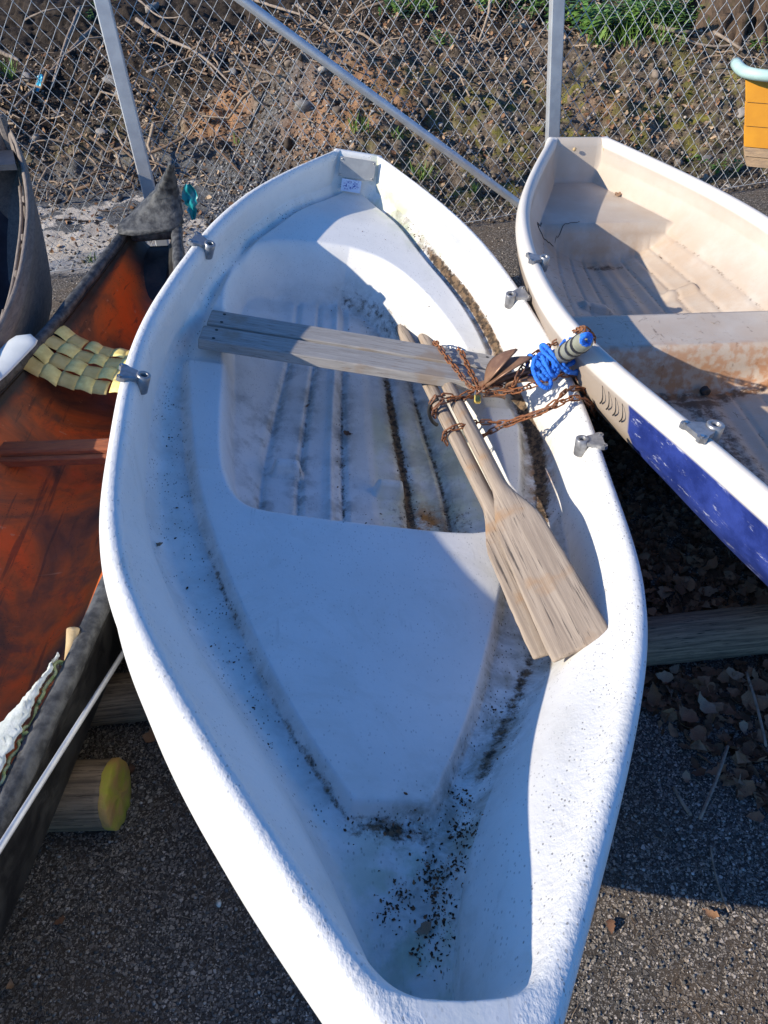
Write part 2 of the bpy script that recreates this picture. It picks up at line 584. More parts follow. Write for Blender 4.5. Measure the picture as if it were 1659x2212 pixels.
M['litter'] = mat_rnd('leaf_litter', [(0, (.08, .042, .026)), (.5, (.22, .115, .065)), (1, (.38, .22, .13))], .8, .3)
M['crumb'] = mat_rnd('leaf_crumbs', [(0, (.035, .02, .013)), (.55, (.11, .055, .03)), (1, (.30, .15, .075))], .85, .3)
M['needle'] = mat_rnd('needles', [(0, (.16, .10, .065)), (1, (.46, .35, .25))], .9, .1)
M['grass'] = mat_rnd('fresh_grass', [(0, (.08, .17, .02)), (.6, (.16, .30, .04)), (1, (.28, .40, .08))], .6, .1, spec=.4)
M['fern'] = mat_rnd('fern_green', [(0, (.06, .14, .02)), (.6, (.13, .27, .04)), (1, (.24, .38, .08))], .6, .1, spec=.4)
M['bark'] = mat_wood('stump_bark', (.13, .085, .055), (.055, .037, .026), (7, 7, 1.1), 6, (.015, .011, .008), crack=.9, tint=(.10, .10, .03))
M['bluefilm'] = mat_plain('blue_film', (.03, .36, .55), (.10, .52, .68), 40, .3, .4)
M['tealfilm'] = mat_plain('teal_film', (.01, .22, .24), (.02, .36, .42), 30, .3, .5)
M['orangepaint'] = mat_plain('orange_planks', (.80, .35, .028), (.70, .29, .025), 6, .5, .1)
M['bareplank'] = mat_wood('bare_plank', (.50, .34, .20), (.36, .25, .16), (1.5, 12, 12), 6)
M['mint'] = mat_plain('mint_paint', (.46, .62, .56), (.38, .53, .48), 16, .5, .25)
M['plate'] = mat_plain('brushed_plate', (.36, .36, .36), (.42, .42, .41), 30, .45, .06, .3)
M['black'] = mat_plain('black_rubber', (.012, .012, .013), (.02, .02, .02), 30, .6, .2)
M['nail'] = mat_plain('nail_head', (.02, .02, .022), (.04, .035, .03), 60, .6, .2)
M['redwood'] = mat_wood('red_brown_thwart', (.36, .12, .055), (.24, .08, .045), (2, 12, 12), 6)
M['whitechip'] = mat_plain('white_chip', (.72, .72, .68), (.6, .6, .57), 40, .6, .2)


def mat_sticker():
    t = NT('printed_sticker')
    uv = t.co('Generated')
    mp = t.n('ShaderNodeMapping')
    t.set(mp.inputs[0], uv)
    mp.inputs['Scale'].default_value = (9, 1, 6)
    n = t.noise(1.6, 3, .7, vec=mp.outputs[0])
    sx = t.n('ShaderNodeSeparateXYZ')
    t.set(sx.inputs[0], uv)
    cx_ = t.math('ABSOLUTE', t.math('SUBTRACT', sx.outputs[0], .5))
    cz_ = t.math('ABSOLUTE', t.math('SUBTRACT', sx.outputs[2], .55))
    inside = t.math('MULTIPLY', t.rng(cx_, .42, .28), t.rng(cz_, .36, .12))
    f = t.math('MULTIPLY', inside, t.rng(n, .48, .56))
    return t.out(t.mix(f, (.62, .70, .86), (.02, .06, .36)), .45)


def mat_canoe():
    t = NT('orange_tarred_interior')
    a = t.noise(3.2, 5, .6, dist=.7)
    b = t.noise(9, 7, .7, dist=.4)
    col = t.ramp(a, [(.32, (.08, .04, .026)), (.43, (.25, .08, .03)), (.53, (.55, .115, .022)), (.66, (.82, .115, .012)), (.80, (.45, .14, .05))])
    col = t.mix(t.rng(b, .50, .68), col, t.mix(.62, col, (.10, .06, .04)))
    scr = t.noise(26, 4, .65, vec=t.mapped((1, .05, 1)))
    col = t.mix(t.math('MULTIPLY', t.rng(scr, .58, .66), .55), col, (.045, .028, .02))
    scr2 = t.noise(34, 3, .6, vec=t.mapped((.06, 1, 1), (0, 0, .25)))
    col = t.mix(t.math('MULTIPLY', t.rng(scr2, .66, .71), .5), col, (.62, .30, .16))
    red = t.rng(t.noise(1.7, 2, vec=t.mapped((1, 1, 1), (0, 0, 1.2))), .62, .72)
    col = t.mix(t.math('MULTIPLY', red, .8), col, (.50, .03, .012))
    sp = t.math('MULTIPLY', t.rng(t.voro(120), .22, .10), t.rng(t.noise(11, 4), .5, .6))
    col = t.mix(sp, col, (.03, .025, .02))
    col = t.mix(t.attr('tar'), col, t.mix(t.rng(b, .4, .7), (.010, .010, .011), (.045, .043, .04)))
    return t.out(col, t.rng(b, .3, .7, .45, .75), t.bump(b, .4, .006), spec=.4)


M['sticker'] = mat_sticker()
M['canoe'] = mat_canoe()

# ------------------------------------------------------------------ ground: one sheet, asphalt in front, an earth bank behind the fence
FN_M, FN_C = .14, 4.19                       # the fence line  y = FN_C + FN_M * x


def fence_y(x): return FN_C + FN_M * np.asarray(x, float)


def bank_start(x):
    return 1.35 - 1.2 * sstep(-1.4, .1, x) + .25 * fbm(np.asarray(x) * 1.3, np.asarray(x) * 0 + 3, 3, 5)


def ground_z(x, y):
    x = np.asarray(x, float); y = np.asarray(y, float)
    q = y - fence_y(x)
    q0 = bank_start(x)
    m = sstep(q0 - .1, q0 + .35, q)
    z = .46 * sstep(q0, q0 + 1.35, q) + .55 * sstep(q0 + 1.2, q0 + 6, q) + .8 * sstep(q0 + 5, q0 + 16, q)
    z = z + .16 * np.exp(-((x + .35) / .75) ** 2 - ((q - 1.35) / .4) ** 2)        # heap of gravel in the middle
    z = z - .13 * np.exp(-((x + .75) / .35) ** 2 - ((q - 1.55) / .22) ** 2)       # hollow
    z = z + m * (.26 * fbm(x * 1.6, y * 1.6, 5, 11) + .19 * fbm(x * 6, y * 6, 4, 23) + .10 * fbm(x * 17, y * 17, 3, 31))
    flat = sstep(.05, .3, q) * (1 - m)
    z = z + flat * (.03 * fbm(x * 4, y * 4, 4, 41) + .02 * fbm(x * 20, y * 20, 3, 43))
    z = z + (1 - sstep(-.1, .2, q)) * .010 * fbm(x * 3, y * 3, 3, 51)
    return z


xs = np.r_[np.linspace(-45, -5, 24)[:-1], np.linspace(-5, -3, 24)[:-1], np.arange(-3, 3.2, .02), np.linspace(3.2, 6, 30)[1:], np.linspace(6, 45, 24)[1:]]
ys = np.r_[np.linspace(-30, -1, 16)[:-1], np.linspace(-1, 3.9, 120)[:-1], np.arange(3.9, 8.2, .02), np.linspace(8.2, 14, 60)[1:], np.linspace(14, 70, 26)[1:]]
GX, GY = np.meshgrid(xs, ys)
GZ = ground_z(GX, GY)
Q = GY - fence_y(GX)
bank_a = sstep(-.05, .18, Q + .12 * fbm(GX * 6, GY * 6, 3, 61))
q0g = bank_start(GX)
orange_a = np.exp(-((GX + .05) / .55) ** 2 - ((Q - 1.15) / .38) ** 2) + .9 * np.exp(-((GX + .95) / .3) ** 2 - ((Q - 1.75) / .25) ** 2) + .55 * np.exp(-((GX - 1.7) / .45) ** 2 - ((Q - .95) / .25) ** 2)
orange_a = np.clip(orange_a * 1.2 + .6 * fbm(GX * 5, GY * 5, 3, 71), 0, 1) * sstep(.3, .6, orange_a)
moss_a = sstep(-.4, .6, GX) * sstep(.05, .4, Q) * (1 - sstep(1.1, 1.6, Q)) + .4 * sstep(.9, 1.4, Q) * (1 - sstep(-1.4, -1.0, GX))
rock_a = (1 - sstep(-1.0, -.55, GX + .9 * fbm(GX * 2.5, GY * 2.5, 4, 66))) * sstep(.0, .1, Q + .1 * fbm(GX * 5, GY * 5, 3, 67)) * (1 - sstep(1.0, 1.5, Q)) * (.58 + .13 * np.sin(Q * 7.5 + .6 + GX * 2.2) + 1.1 * fbm(GX * 1.7 + 4, GY * 2.6, 4, 68))
grit_a = (1 - sstep(-.5, .2, GX)) * (1 - sstep(q0g + .1, q0g + .5, Q)) + .8 * np.exp(-((GX + .45) / .5) ** 2 - ((Q - 1.35) / .4) ** 2)
topshade_a = sstep(1.75, 2.3, Q + .5 * fbm(GX * 2, GY * 2, 4, 81)) + .0  # mask for the shade painted into the soil high on the bank
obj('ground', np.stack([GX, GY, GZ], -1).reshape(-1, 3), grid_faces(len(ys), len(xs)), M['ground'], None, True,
    dict(bank=bank_a, orange=orange_a, moss=np.clip(moss_a, 0, 1), rock=np.clip(rock_a, 0, 1), grit=np.clip(grit_a, 0, 1), topshade=np.clip(topshade_a, 0, 1)))['kind'] = 'structure'


# ------------------------------------------------------------------ scattering helpers
def ico(sub):
    import bmesh
    bm = bmesh.new()
    bmesh.ops.create_icosphere(bm, subdivisions=sub, radius=1)
    bm.verts.ensure_lookup_table()
    V = np.array([v.co[:] for v in bm.verts])
    F = np.array([[v.index for v in f.verts] for f in bm.faces])
    bm.free()
    return V, F


def stone_variants(n, sub, seed):
    r = np.random.default_rng(seed)
    V, F = ico(sub)
    out = []
    for _ in range(n):
        W = V * (1 + .30 * (r.random(len(V)) - .5))[:, None]
        for k in range(4):                                  # facets
            d = r.normal(size=3); d /= np.linalg.norm(d)
            h = W @ d
            W = W - np.maximum(h - .62, 0)[:, None] * d
        W = W * np.array([1.0, .6 + .35 * r.random(), .45 + .3 * r.random()])
        out.append((W, F))
    return out


def rot_rand(n, tilt, r):
    a = r.random(n) * 2 * math.pi
    t1 = r.normal(size=n) * tilt; t2 = r.normal(size=n) * tilt
    ca, sa, c1, s1, c2, s2 = np.cos(a), np.sin(a), np.cos(t1), np.sin(t1), np.cos(t2), np.sin(t2)
    Z = np.zeros(n); O = np.ones(n)
    Rz = np.stack([ca, -sa, Z, sa, ca, Z, Z, Z, O], -1).reshape(n, 3, 3)
    Rx = np.stack([O, Z, Z, Z, c1, -s1, Z, s1, c1], -1).reshape(n, 3, 3)
    Ry = np.stack([c2, Z, s2, Z, O, Z, -s2, Z, c2], -1).reshape(n, 3, 3)
    return Rz @ Rx @ Ry


def scatter(name, variants, P, scale, mat, tilt=.4, seed=1, kind='stuff', label=None, cat=None, parent=None, smooth=False, rots=None):
    r = np.random.default_rng(seed)
    P = np.asarray(P, float); n = len(P)
    scale = np.broadcast_to(np.asarray(scale, float), (n,))
    Rm = rot_rand(n, tilt, r) if rots is None else rots
    pick = r.integers(0, len(variants), n)
    Vs, Fs, A, off = [], [], [], 0
    for k, (V, F) in enumerate(variants):
        idx = np.nonzero(pick == k)[0]
        if not len(idx): continue
        W = np.einsum('nij,vj->nvi', Rm[idx], V) * scale[idx][:, None, None] + P[idx][:, None]
        Vs.append(W.reshape(-1, 3))
        Fs.append((F[None] + (np.arange(len(idx)) * len(V))[:, None, None]).reshape(-1, F.shape[1]) + off)
        A.append(np.repeat(r.random(len(idx)), len(V)))
        off += len(idx) * len(V)
    o = obj(name, np.concatenate(Vs), np.concatenate(Fs), mat, parent, smooth, dict(rnd=np.concatenate(A)))
    return tag(o, label, cat, None, kind)


def leaf_vf(seed, L=1.0, W=.62, curl=.5):
    """toothed leaf folded on its midrib: triangles"""
    r = np.random.default_rng(seed)
    n = 9
    t = np.linspace(0, 1, n)
    w = W * .5 * np.sin(np.pi * t ** .75) ** .9 * (1 - .25 * t) * (1 + .30 * (r.random(n) - .5))
    w[0] = w[-1] = .01
    fold = -.2 + .9 * r.random(); bend = curl * (r.random() - .3)
    V = []
    for i in range(n):
        x = (t[i] - .5) * L
        z = bend * (t[i] - .5) ** 2 * 2 + .04 * (r.random() - .5)
        tooth = .84 if i % 2 else 1.10
        V += [(x, -w[i] * tooth, z + fold * w[i] + .12 * curl * (r.random() - .5)), (x, 0, z), (x, w[i] * tooth, z + fold * w[i] + .12 * curl * (r.random() - .5))]
    F = []
    for i in range(n - 1):
        a = i * 3
        for k in (0, 1):
            F += [(a + k, a + k + 1, a + k + 4), (a + k, a + k + 4, a + k + 3)]
    return np.array(V), np.array(F)


STONES1 = stone_variants(6, 1, 3)
LEAVES = [leaf_vf(s) for s in range(5)]


def over_ground(P2, dz=0.0):
    P2 = np.asarray(P2, float)
    return np.c_[P2, ground_z(P2[:, 0], P2[:, 1]) + dz]


# loose stones on the asphalt in view
n = 17000
px_ = np.c_[RNG.random(n) * 2.3 - 1.1, RNG.random(n) ** 1.15 * 1.6 + .25]
sc = .0020 + .0046 * RNG.random(n) ** 2.2
scatter('gravel', STONES1, over_ground(px_, .0008), sc, M['gravel'], .5, 21, label='small loose grey stones bedded in the asphalt')
n = 2600
px_ = np.c_[RNG.random(n) * 4.2 - 2.0, RNG.random(n) * 1.5 + 2.75]
scatter('gravel', STONES1, over_ground(px_, .001), .004 + .006 * RNG.random(n) ** 2, M['gravel'], .5, 22, label='loose grey stones on the asphalt before the fence')
# bank: clods and gravel
n = 42000
qx = RNG.random(n) * 6.0 - 2.9
qq = RNG.random(n) ** 1.25 * 3.4 + .03
P2 = np.c_[qx, fence_y(qx) + qq]
keep = (qx > -.7) | (qq > bank_start(qx) * .9) | (RNG.random(n) < .12)
P2 = P2[keep]
scatter('bank_gravel', STONES1, over_ground(P2, .002), .005 + .017 * RNG.random(len(P2)) ** 4.0, M['clod'], .6, 23, label='brown earth clods and small stones covering the bank')
n = 9000
qx = RNG.normal(size=n) * .55 - .55
qq = np.abs(RNG.normal(size=n) * .55 + .75)
keep = (qx > -.95) | (RNG.random(n) < .22)
P2 = np.c_[qx, fence_y(qx) + qq][keep]
scatter('dark_gravel', STONES1, over_ground(P2, .002), .005 + .011 * RNG.random(len(P2)) ** 2.5, M['grit'], .6, 24, label='dark grey crushed stone spilled at the foot of the bank')
n = 7000
qx = RNG.random(n) * 5.6 - 2.6
qq = RNG.random(n) * 2.9 + .35
w_ = (np.exp(-((qx - .0) / .6) ** 2 - ((qq - 1.0) / .4) ** 2) + .8 * np.exp(-((qx - 1.7) / .5) ** 2 - ((qq - .95) / .35) ** 2) + .25 + .5 * (qq > 1.7))
keep = RNG.random(n) < w_
P2 = np.c_[qx, fence_y(qx) + qq][keep]
scatter('bank_leaves', LEAVES, over_ground(P2, .008), .022 + .03 * RNG.random(len(P2)), M['redleaf'], .6, 25, label='small withered brown leaves lying over the bank')


def twig_variants(n, seed):
    r = np.random.default_rng(seed)
    out = []
    for _ in range(n):
        P = np.c_[np.linspace(-.5, .5, 6), .09 * r.normal(size=6).cumsum() * .6, .05 * r.normal(size=6)]
        V, F = tube_vf(P, np.linspace(.018, .007, 6), 4, False)
        out.append((V, np.array(F)))
    return out


TWIGS = twig_variants(5, 9)
n = 1100
qx = RNG.random(n) * 5.8 - 2.8
qq = RNG.random(n) ** .8 * 2.7 + .5
keep = RNG.random(n) < np.clip(.15 + .9 * (qx < .1) * (qq > 1.5) + .35 * (qx > .3) * (qq > 1.0), 0, 1)
P2 = np.c_[qx, fence_y(qx) + qq][keep]
scatter('twigs', TWIGS, over_ground(P2, .015), .10 + .35 * RNG.random(len(P2)) ** 2, M['needle'], .22, 26, label='thin dry twigs strewn over the bank')

n = 120
qx = np.where(RNG.random(n) < .85, RNG.uniform(-2.6, .1, n), RNG.uniform(.1, 2.4, n))
qq = RNG.uniform(1.2, 3.0, n)
P2 = np.c_[qx, fence_y(qx) + qq]
scatter('twigs', twig_variants(7, 19), over_ground(P2, .035), .30 + .5 * RNG.random(n) ** 1.5, M['needle'], .30, 27, label='longer dry twigs tangled on the upper part of the bank')

# ------------------------------------------------------------------ boats: shared hull builder
class BoatFrame:
    def __init__(self, O, E, heel):
        self.O = np.array([*O, 0.0]); E = np.array([*E, 0.0])
        self.L = float(np.linalg.norm(E - self.O))
        self.ax = (E - self.O) / self.L
        lat = np.array([-self.ax[1], self.ax[0], 0.0])
        h = R(heel)
        self.ey = lat * math.cos(h) + np.array([0, 0, math.sin(h)])
        self.ez = -lat * math.sin(h) + np.array([0, 0, math.cos(h)])

    def w(self, s, l, h):
        s = np.asarray(s, float)[..., None]; l = np.asarray(l, float)[..., None]; h = np.asarray(h, float)[..., None]
        return self.O + self.ax * s + self.ey * l + self.ez * h

    def hit(self, x, y, h):
        """where the sight line of a photo pixel meets the plane at height h in the boat"""
        d = ray(x, y)
        t = (self.O @ self.ez + h - CAM @ self.ez) / (d @ self.ez)
        P = CAM + d * t
        return float((P - self.O) @ self.ax), float((P - self.O) @ self.ey)


def side_curve(s, hb, rim, foot, keel, D_foot, wsc, n_out=12, n_rim=26, rimw=.055, flare=.8):
    """one side of a section, from the keel out, up over the rolled rim and down to the inner foot; (l, h) arrays"""
    th = np.linspace(0, math.pi / 2, n_out)
    ho = rim - .085
    lo = (hb - .010) * np.sin(th) ** flare
    hh = keel + (ho - keel) * (1 - np.cos(th)) ** 1.5
    a = rimw * wsc
    ctrl = np.array([(hb - .008, rim - .080), (hb - .001, rim - .050), (hb - .006 * wsc, rim - .022), (hb - .24 * a, rim - .005), (hb - .5 * a, rim),
                     (hb - .78 * a, rim - .007), (hb - a, rim - .027 * wsc - .003), (foot + .45 * (hb - a - foot), rim - .5 * D_foot),
                     (foot + .12 * (hb - a - foot), rim - .85 * D_foot), (foot, rim - D_foot)])
    C = spline(ctrl, n_rim)
    return np.r_[lo, C[:, 0]], np.r_[hh, C[:, 1]]


# ------------------------------------------------------------------ the white rowing boat
WB = BoatFrame((-.171, 3.266), (-.122, .135), -12.748)
WL_ = WB.L
_t8 = np.array([0, .12, .27, .42, .57, .72, .86, 1.0]) * WL_
_hb = [.105, .404, .587, .661, .634, .545, .329, .054]


def wb_rim(s): return nat([0, .5 * WL_, WL_], [.765, .590, .829], s)


def wb_hb(s):
    s = np.asarray(s, float)
    v = nat(_t8, _hb, s)
    tail = sstep(WL_ - .10, WL_ + .06, s)
    return np.maximum(v * np.sqrt(np.maximum(1 - tail ** 2, .02)), .012)


def wb_foot(s, right=False):
    s = np.asarray(s, float)
    if right:
        v = nat([0, .06, .25, .514, .80, 1.06, 1.33, 1.56, 1.77, 2.05, 2.33, 2.54, 2.76, 2.95, 3.2], [.075, .12, .225, .345, .485, .560, .605, .59, .56, .50, .352, .215, .10, .055, .03], s)
        return np.minimum(v, wb_hb(s) - (.026 + .010 * sstep(.0, .5, s)))
    v = nat([0, .06, .22, .41, .70, 1.0, 1.3, 1.63, 1.91, 2.1, 2.3, 2.51, 2.74, 2.95, 3.2], [.075, .13, .25, .365, .525, .588, .603, .575, .525, .455, .36, .242, .13, .06, .03], s)
    return np.minimum(v, wb_hb(s) - (.028 + .027 * sstep(.0, .5, s)))


def foot_at(S, L):
    return np.where(np.asarray(L) > 0, wb_foot(S, True), wb_foot(S))


def wb_groove(s, right=False):
    s = np.asarray(s, float)
    v = nat(np.array([.06, .15, .25, .4, .55, .7, .80, .845, .9]) * WL_, [.40, .50, .56, .53, .440, .285, .150, .075, .0], s)
    if right is True:
        return np.minimum(v + .03 * sstep(1.9, 1.4, s), wb_foot(s, True) - .036)
    if right is not False:
        return np.where(right, wb_groove(s, True), wb_groove(s))
    return np.minimum(v, wb_foot(s) - .036)


WELL = np.array([(.452, -.02), (.450, -.14), (.462, -.26), (.50, -.345), (.565, -.41), (.66, -.447), (.86, -.455), (1.05, -.437), (1.35, -.416), (1.57, -.390), (1.69, -.353), (1.752, -.300), (1.772, -.20),
                 (1.780, -.10), (1.790, .11), (1.790, .27), (1.768, .36), (1.70, .425), (1.56, .455), (1.40, .462), (1.13, .448), (.92, .405), (.75, .315), (.61, .215), (.50, .10)])
_wc = spline(np.vstack([WELL, WELL[:1]]), 220)[:-1]


def poly_sd(S, L, poly):
    """signed distance, positive inside"""
    sh = S.shape; S = S.ravel(); L = L.ravel()
    best = np.full(S.shape, 1e9); inside = np.zeros(S.shape, bool)
    m = len(poly)
    for i in range(m):
        x1, y1 = poly[i]; x2, y2 = poly[(i + 1) % m]
        dx, dy = x2 - x1, y2 - y1
        t = np.clip(((S - x1) * dx + (L - y1) * dy) / (dx * dx + dy * dy + 1e-12), 0, 1)
        best = np.minimum(best, (S - x1 - t * dx) ** 2 + (L - y1 - t * dy) ** 2)
        c = ((y1 > L) != (y2 > L))
        with np.errstate(divide='ignore', invalid='ignore'):
            xi = dx * (L - y1) / (dy if dy != 0 else 1e-12) + x1
        inside ^= c & (S < xi)
    return (np.sqrt(best) * np.where(inside, 1, -1)).reshape(sh)


FLOOR_G = [(-.27, .012, .45), (-.155, .010, .7), (-.018, .011, .8), (.19, .020, 1.3), (.305, .012, .9)]


def floor_l(l0, s): return l0 * (.70 + .30 * sstep(.5, 1.5, s))


def smin(a, b, k):
    h = np.clip(.5 + .5 * (b - a) / k, 0, 1)
    return b + (a - b) * h - k * h * (1 - h)


def wb_lift(S):
    """the side benches rise towards the stern seat"""
    return .100 * sstep(1.25, .55, S) - .028 * sstep(.30, .05, S)


def wb_inside(S, L):
    """height of the inner moulding, and its dirt masks"""
    rim = wb_rim(S)
    foot = foot_at(S, L)
    GRV = wb_groove(S, np.asarray(L) > 0)
    al = np.abs(L)
    d = np.maximum(foot - al, 0)
    D = .247 - .047 * np.exp(-(d / .022) ** 1.3)
    g = np.minimum(GRV - al, 2.640 - S)
    g = np.where(S < .30, np.minimum(g, .30 - S + 10), g)
    plat = sstep(-.006, .026, g)
    D = D - .027 * plat
    D = D - wb_lift(S)
    # bow: floor stays level while the sheer rises
    bow = sstep(2.62, 2.95, S)
    D = D + bow * (wb_rim(S) - wb_rim(2.62)) * .9
    # shallow seat for the planks
    rec = sstep(.855, .87, S - .05 * (L > 0)) * (1 - sstep(1.085, 1.10, S - .06 * (L > 0))) * sstep(.30, .40, al)
    D = D + .016 * rec * plat
    h = rim - D
    # well
    sd = poly_sd(S, L, _wc)
    slope = 4.6
    rr = .034
    drop = np.where(sd > 0, slope * (np.sqrt(sd ** 2 + rr ** 2) - rr), 0)
    fl = rim - .325 - .065 * sstep(.45, 1.2, S) + .075 * sstep(.55, 1.05, np.abs(L) / .42)
    mud = np.zeros_like(S); speck = np.zeros_like(S)
    for l0, w, k in FLOOR_G:
        gx = np.exp(-((L - floor_l(l0, S)) / w) ** 2)
        fl = fl - .013 * gx
        mud = np.maximum(mud, gx * k * .75)
    rx = np.exp(-((L - floor_l(-.06, S)) / .012) ** 2)
    fl = fl + .012 * rx
    fl = fl + .006 * sstep(-.02, .02, L - floor_l(.085, S)) * -1
    for (s0, l0) in ((1.385, -.195), (1.43, .128)):                       # two moulded foot stops
        u = np.maximum(np.abs(S - s0) / .022, np.abs(L - l0) / .055)
        fl = fl + .052 * (1 - sstep(.60, 1.0, u))
    hw = -smin(-(h - drop), -fl, .018)
    h = np.where(sd > 0, np.maximum(hw, fl), h)
    inw = sstep(.0, .08, sd)
    mud = mud * inw * sstep(.55, 1.0, S)
    mud = np.maximum(mud, inw * sstep(.05, .16, L) * (1 - sstep(.34, .40, L)) * (.20 + .30 * sstep(1.3, 1.6, S)))
    mud = np.maximum(mud, inw * .62 * np.exp(-((sd - .060) / .022) ** 2) * (S < .85) * sstep(-.15, .0, L))
    mud = np.maximum(mud, .26 * inw * (1 - sstep(-.42, -.1, L)) * sstep(.9, 1.1, S) * (1 - sstep(1.3, 1.5, S)))
    yellow = inw * .8 * sstep(.08, .1, L) * sstep(.9, 1.1, S)
    # gutters
    gut = np.clip(1 - plat, 0, 1) * (1 - sstep(2.66, 2.75, S)) * (S > .12)
    right = L > 0
    gutter_mid = np.exp(-((al - (foot * .62 + GRV * .38)) / (.0145 + .009 * sstep(1.0, 1.3, S))) ** 2)
    mud = np.maximum(mud, gutter_mid * right * sstep(.1, .35, S) * (.30 + .72 * sstep(.3, .5, S) * (1 - sstep(1.55, 1.95, S)) + .40 * sstep(1.7, 2.0, S)) * (1 - sstep(2.5, 2.66, S)))
    gutter_wide = np.exp(-((al - (foot * .55 + GRV * .45)) / .030) ** 2)
    line = np.exp(-((g - .000) / .012) ** 2)
    mud = np.maximum(mud, line * np.where(right, .42, .30 + .34 * sstep(1.6, 1.9, S) * (.62 + .38 * np.sin(S * 13))) * (S > .3) * (S < 2.66))
    speck = np.maximum(gut * .9, .25) + .5 * line
    speck = np.where(right, speck * 1.1, speck)
    bowspot = np.exp(-((S - 2.77) / .14) ** 2 - ((L - .06) / .10) ** 2)
    mud = np.maximum(mud, .46 * np.exp(-((S - 2.74) / .09) ** 2 - ((L - .10 + .35 * (S - 2.70)) / .035) ** 2))
    mud = np.maximum(mud, .34 * bowspot + .62 * np.exp(-((S - 2.66) / .03) ** 2 - ((L + .01) / .09) ** 2))
    speck = np.maximum(speck, bowspot * 1.0)
    green = np.clip(.9 * np.exp(-((S - 2.80) / .15) ** 2 - ((L - .03) / .13) ** 2) + .9 * right * np.exp(-((S - .2) / .25) ** 2 - ((al - foot) / .08) ** 2), 0, 1)
    rust = np.clip(1.3 * gutter_wide * right * np.exp(-((S - 1.50) / .20) ** 2) + .7 * gutter_wide * right * np.exp(-((S - .8) / .3) ** 2) + 1.25 * inw * np.exp(-((S - 1.56) / .09) ** 2 - ((L - .235) / .055) ** 2), 0, 1)
    gl = np.zeros_like(S)
    for l0, w, k in FLOOR_G:
        gl = np.maximum(gl, np.exp(-((L - floor_l(l0, S)) / .035) ** 2))
    grime = .05 + inw * (.12 + .55 * gl * 1.5 * (S > .75) + .45 * (1 - sstep(-.40, -.2, L)) * sstep(.95, 1.1, S) * (1 - sstep(1.35, 1.6, S))) + .10 * gut + .25 * inw * sstep(1.45, 1.7, S)
    silt = .75 * gutter_wide * right * (S > .12) * (1 - sstep(2.45, 2.65, S)) + .42 * gut * right + .18 * gut + .40 * np.exp(-((g - .000) / .022) ** 2) * (S > 1.2) * (S < 2.66)
    silt = silt + .85 * np.exp(-((S - 2.72) / .15) ** 2 - ((L - .06 + .30 * (S - 2.72)) / .075) ** 2) + .30 * inw * gl * (S > .8) + .32 * inw * sstep(.10, .18, L) * sstep(.95, 1.2, S) + .7 * inw * np.exp(-((sd - .075) / .05) ** 2) * (S < .85) * sstep(-.2, .05, L)
    return h, dict(silt=np.clip(silt, 0, 1), mud=np.clip(mud, 0, 1.2), speck=np.clip(speck, 0, 1), green=green, rust=rust, grime=np.clip(grime, 0, 1), yellow=np.clip(yellow, 0, 1))


def wb_height(s, l):
    h, _ = wb_inside(np.atleast_1d(np.asarray(s, float)), np.atleast_1d(np.asarray(l, float)))
    return h


def on_wb(x, y, dh=0.0):
    """point on the inner moulding under a photo pixel: s, l, h"""
    h = .4
    for _ in range(30):
        s, l = WB.hit(x, y, h)
        h = .5 * h + .5 * (float(wb_height(s, l)[0]) + dh)
    return s, l, h


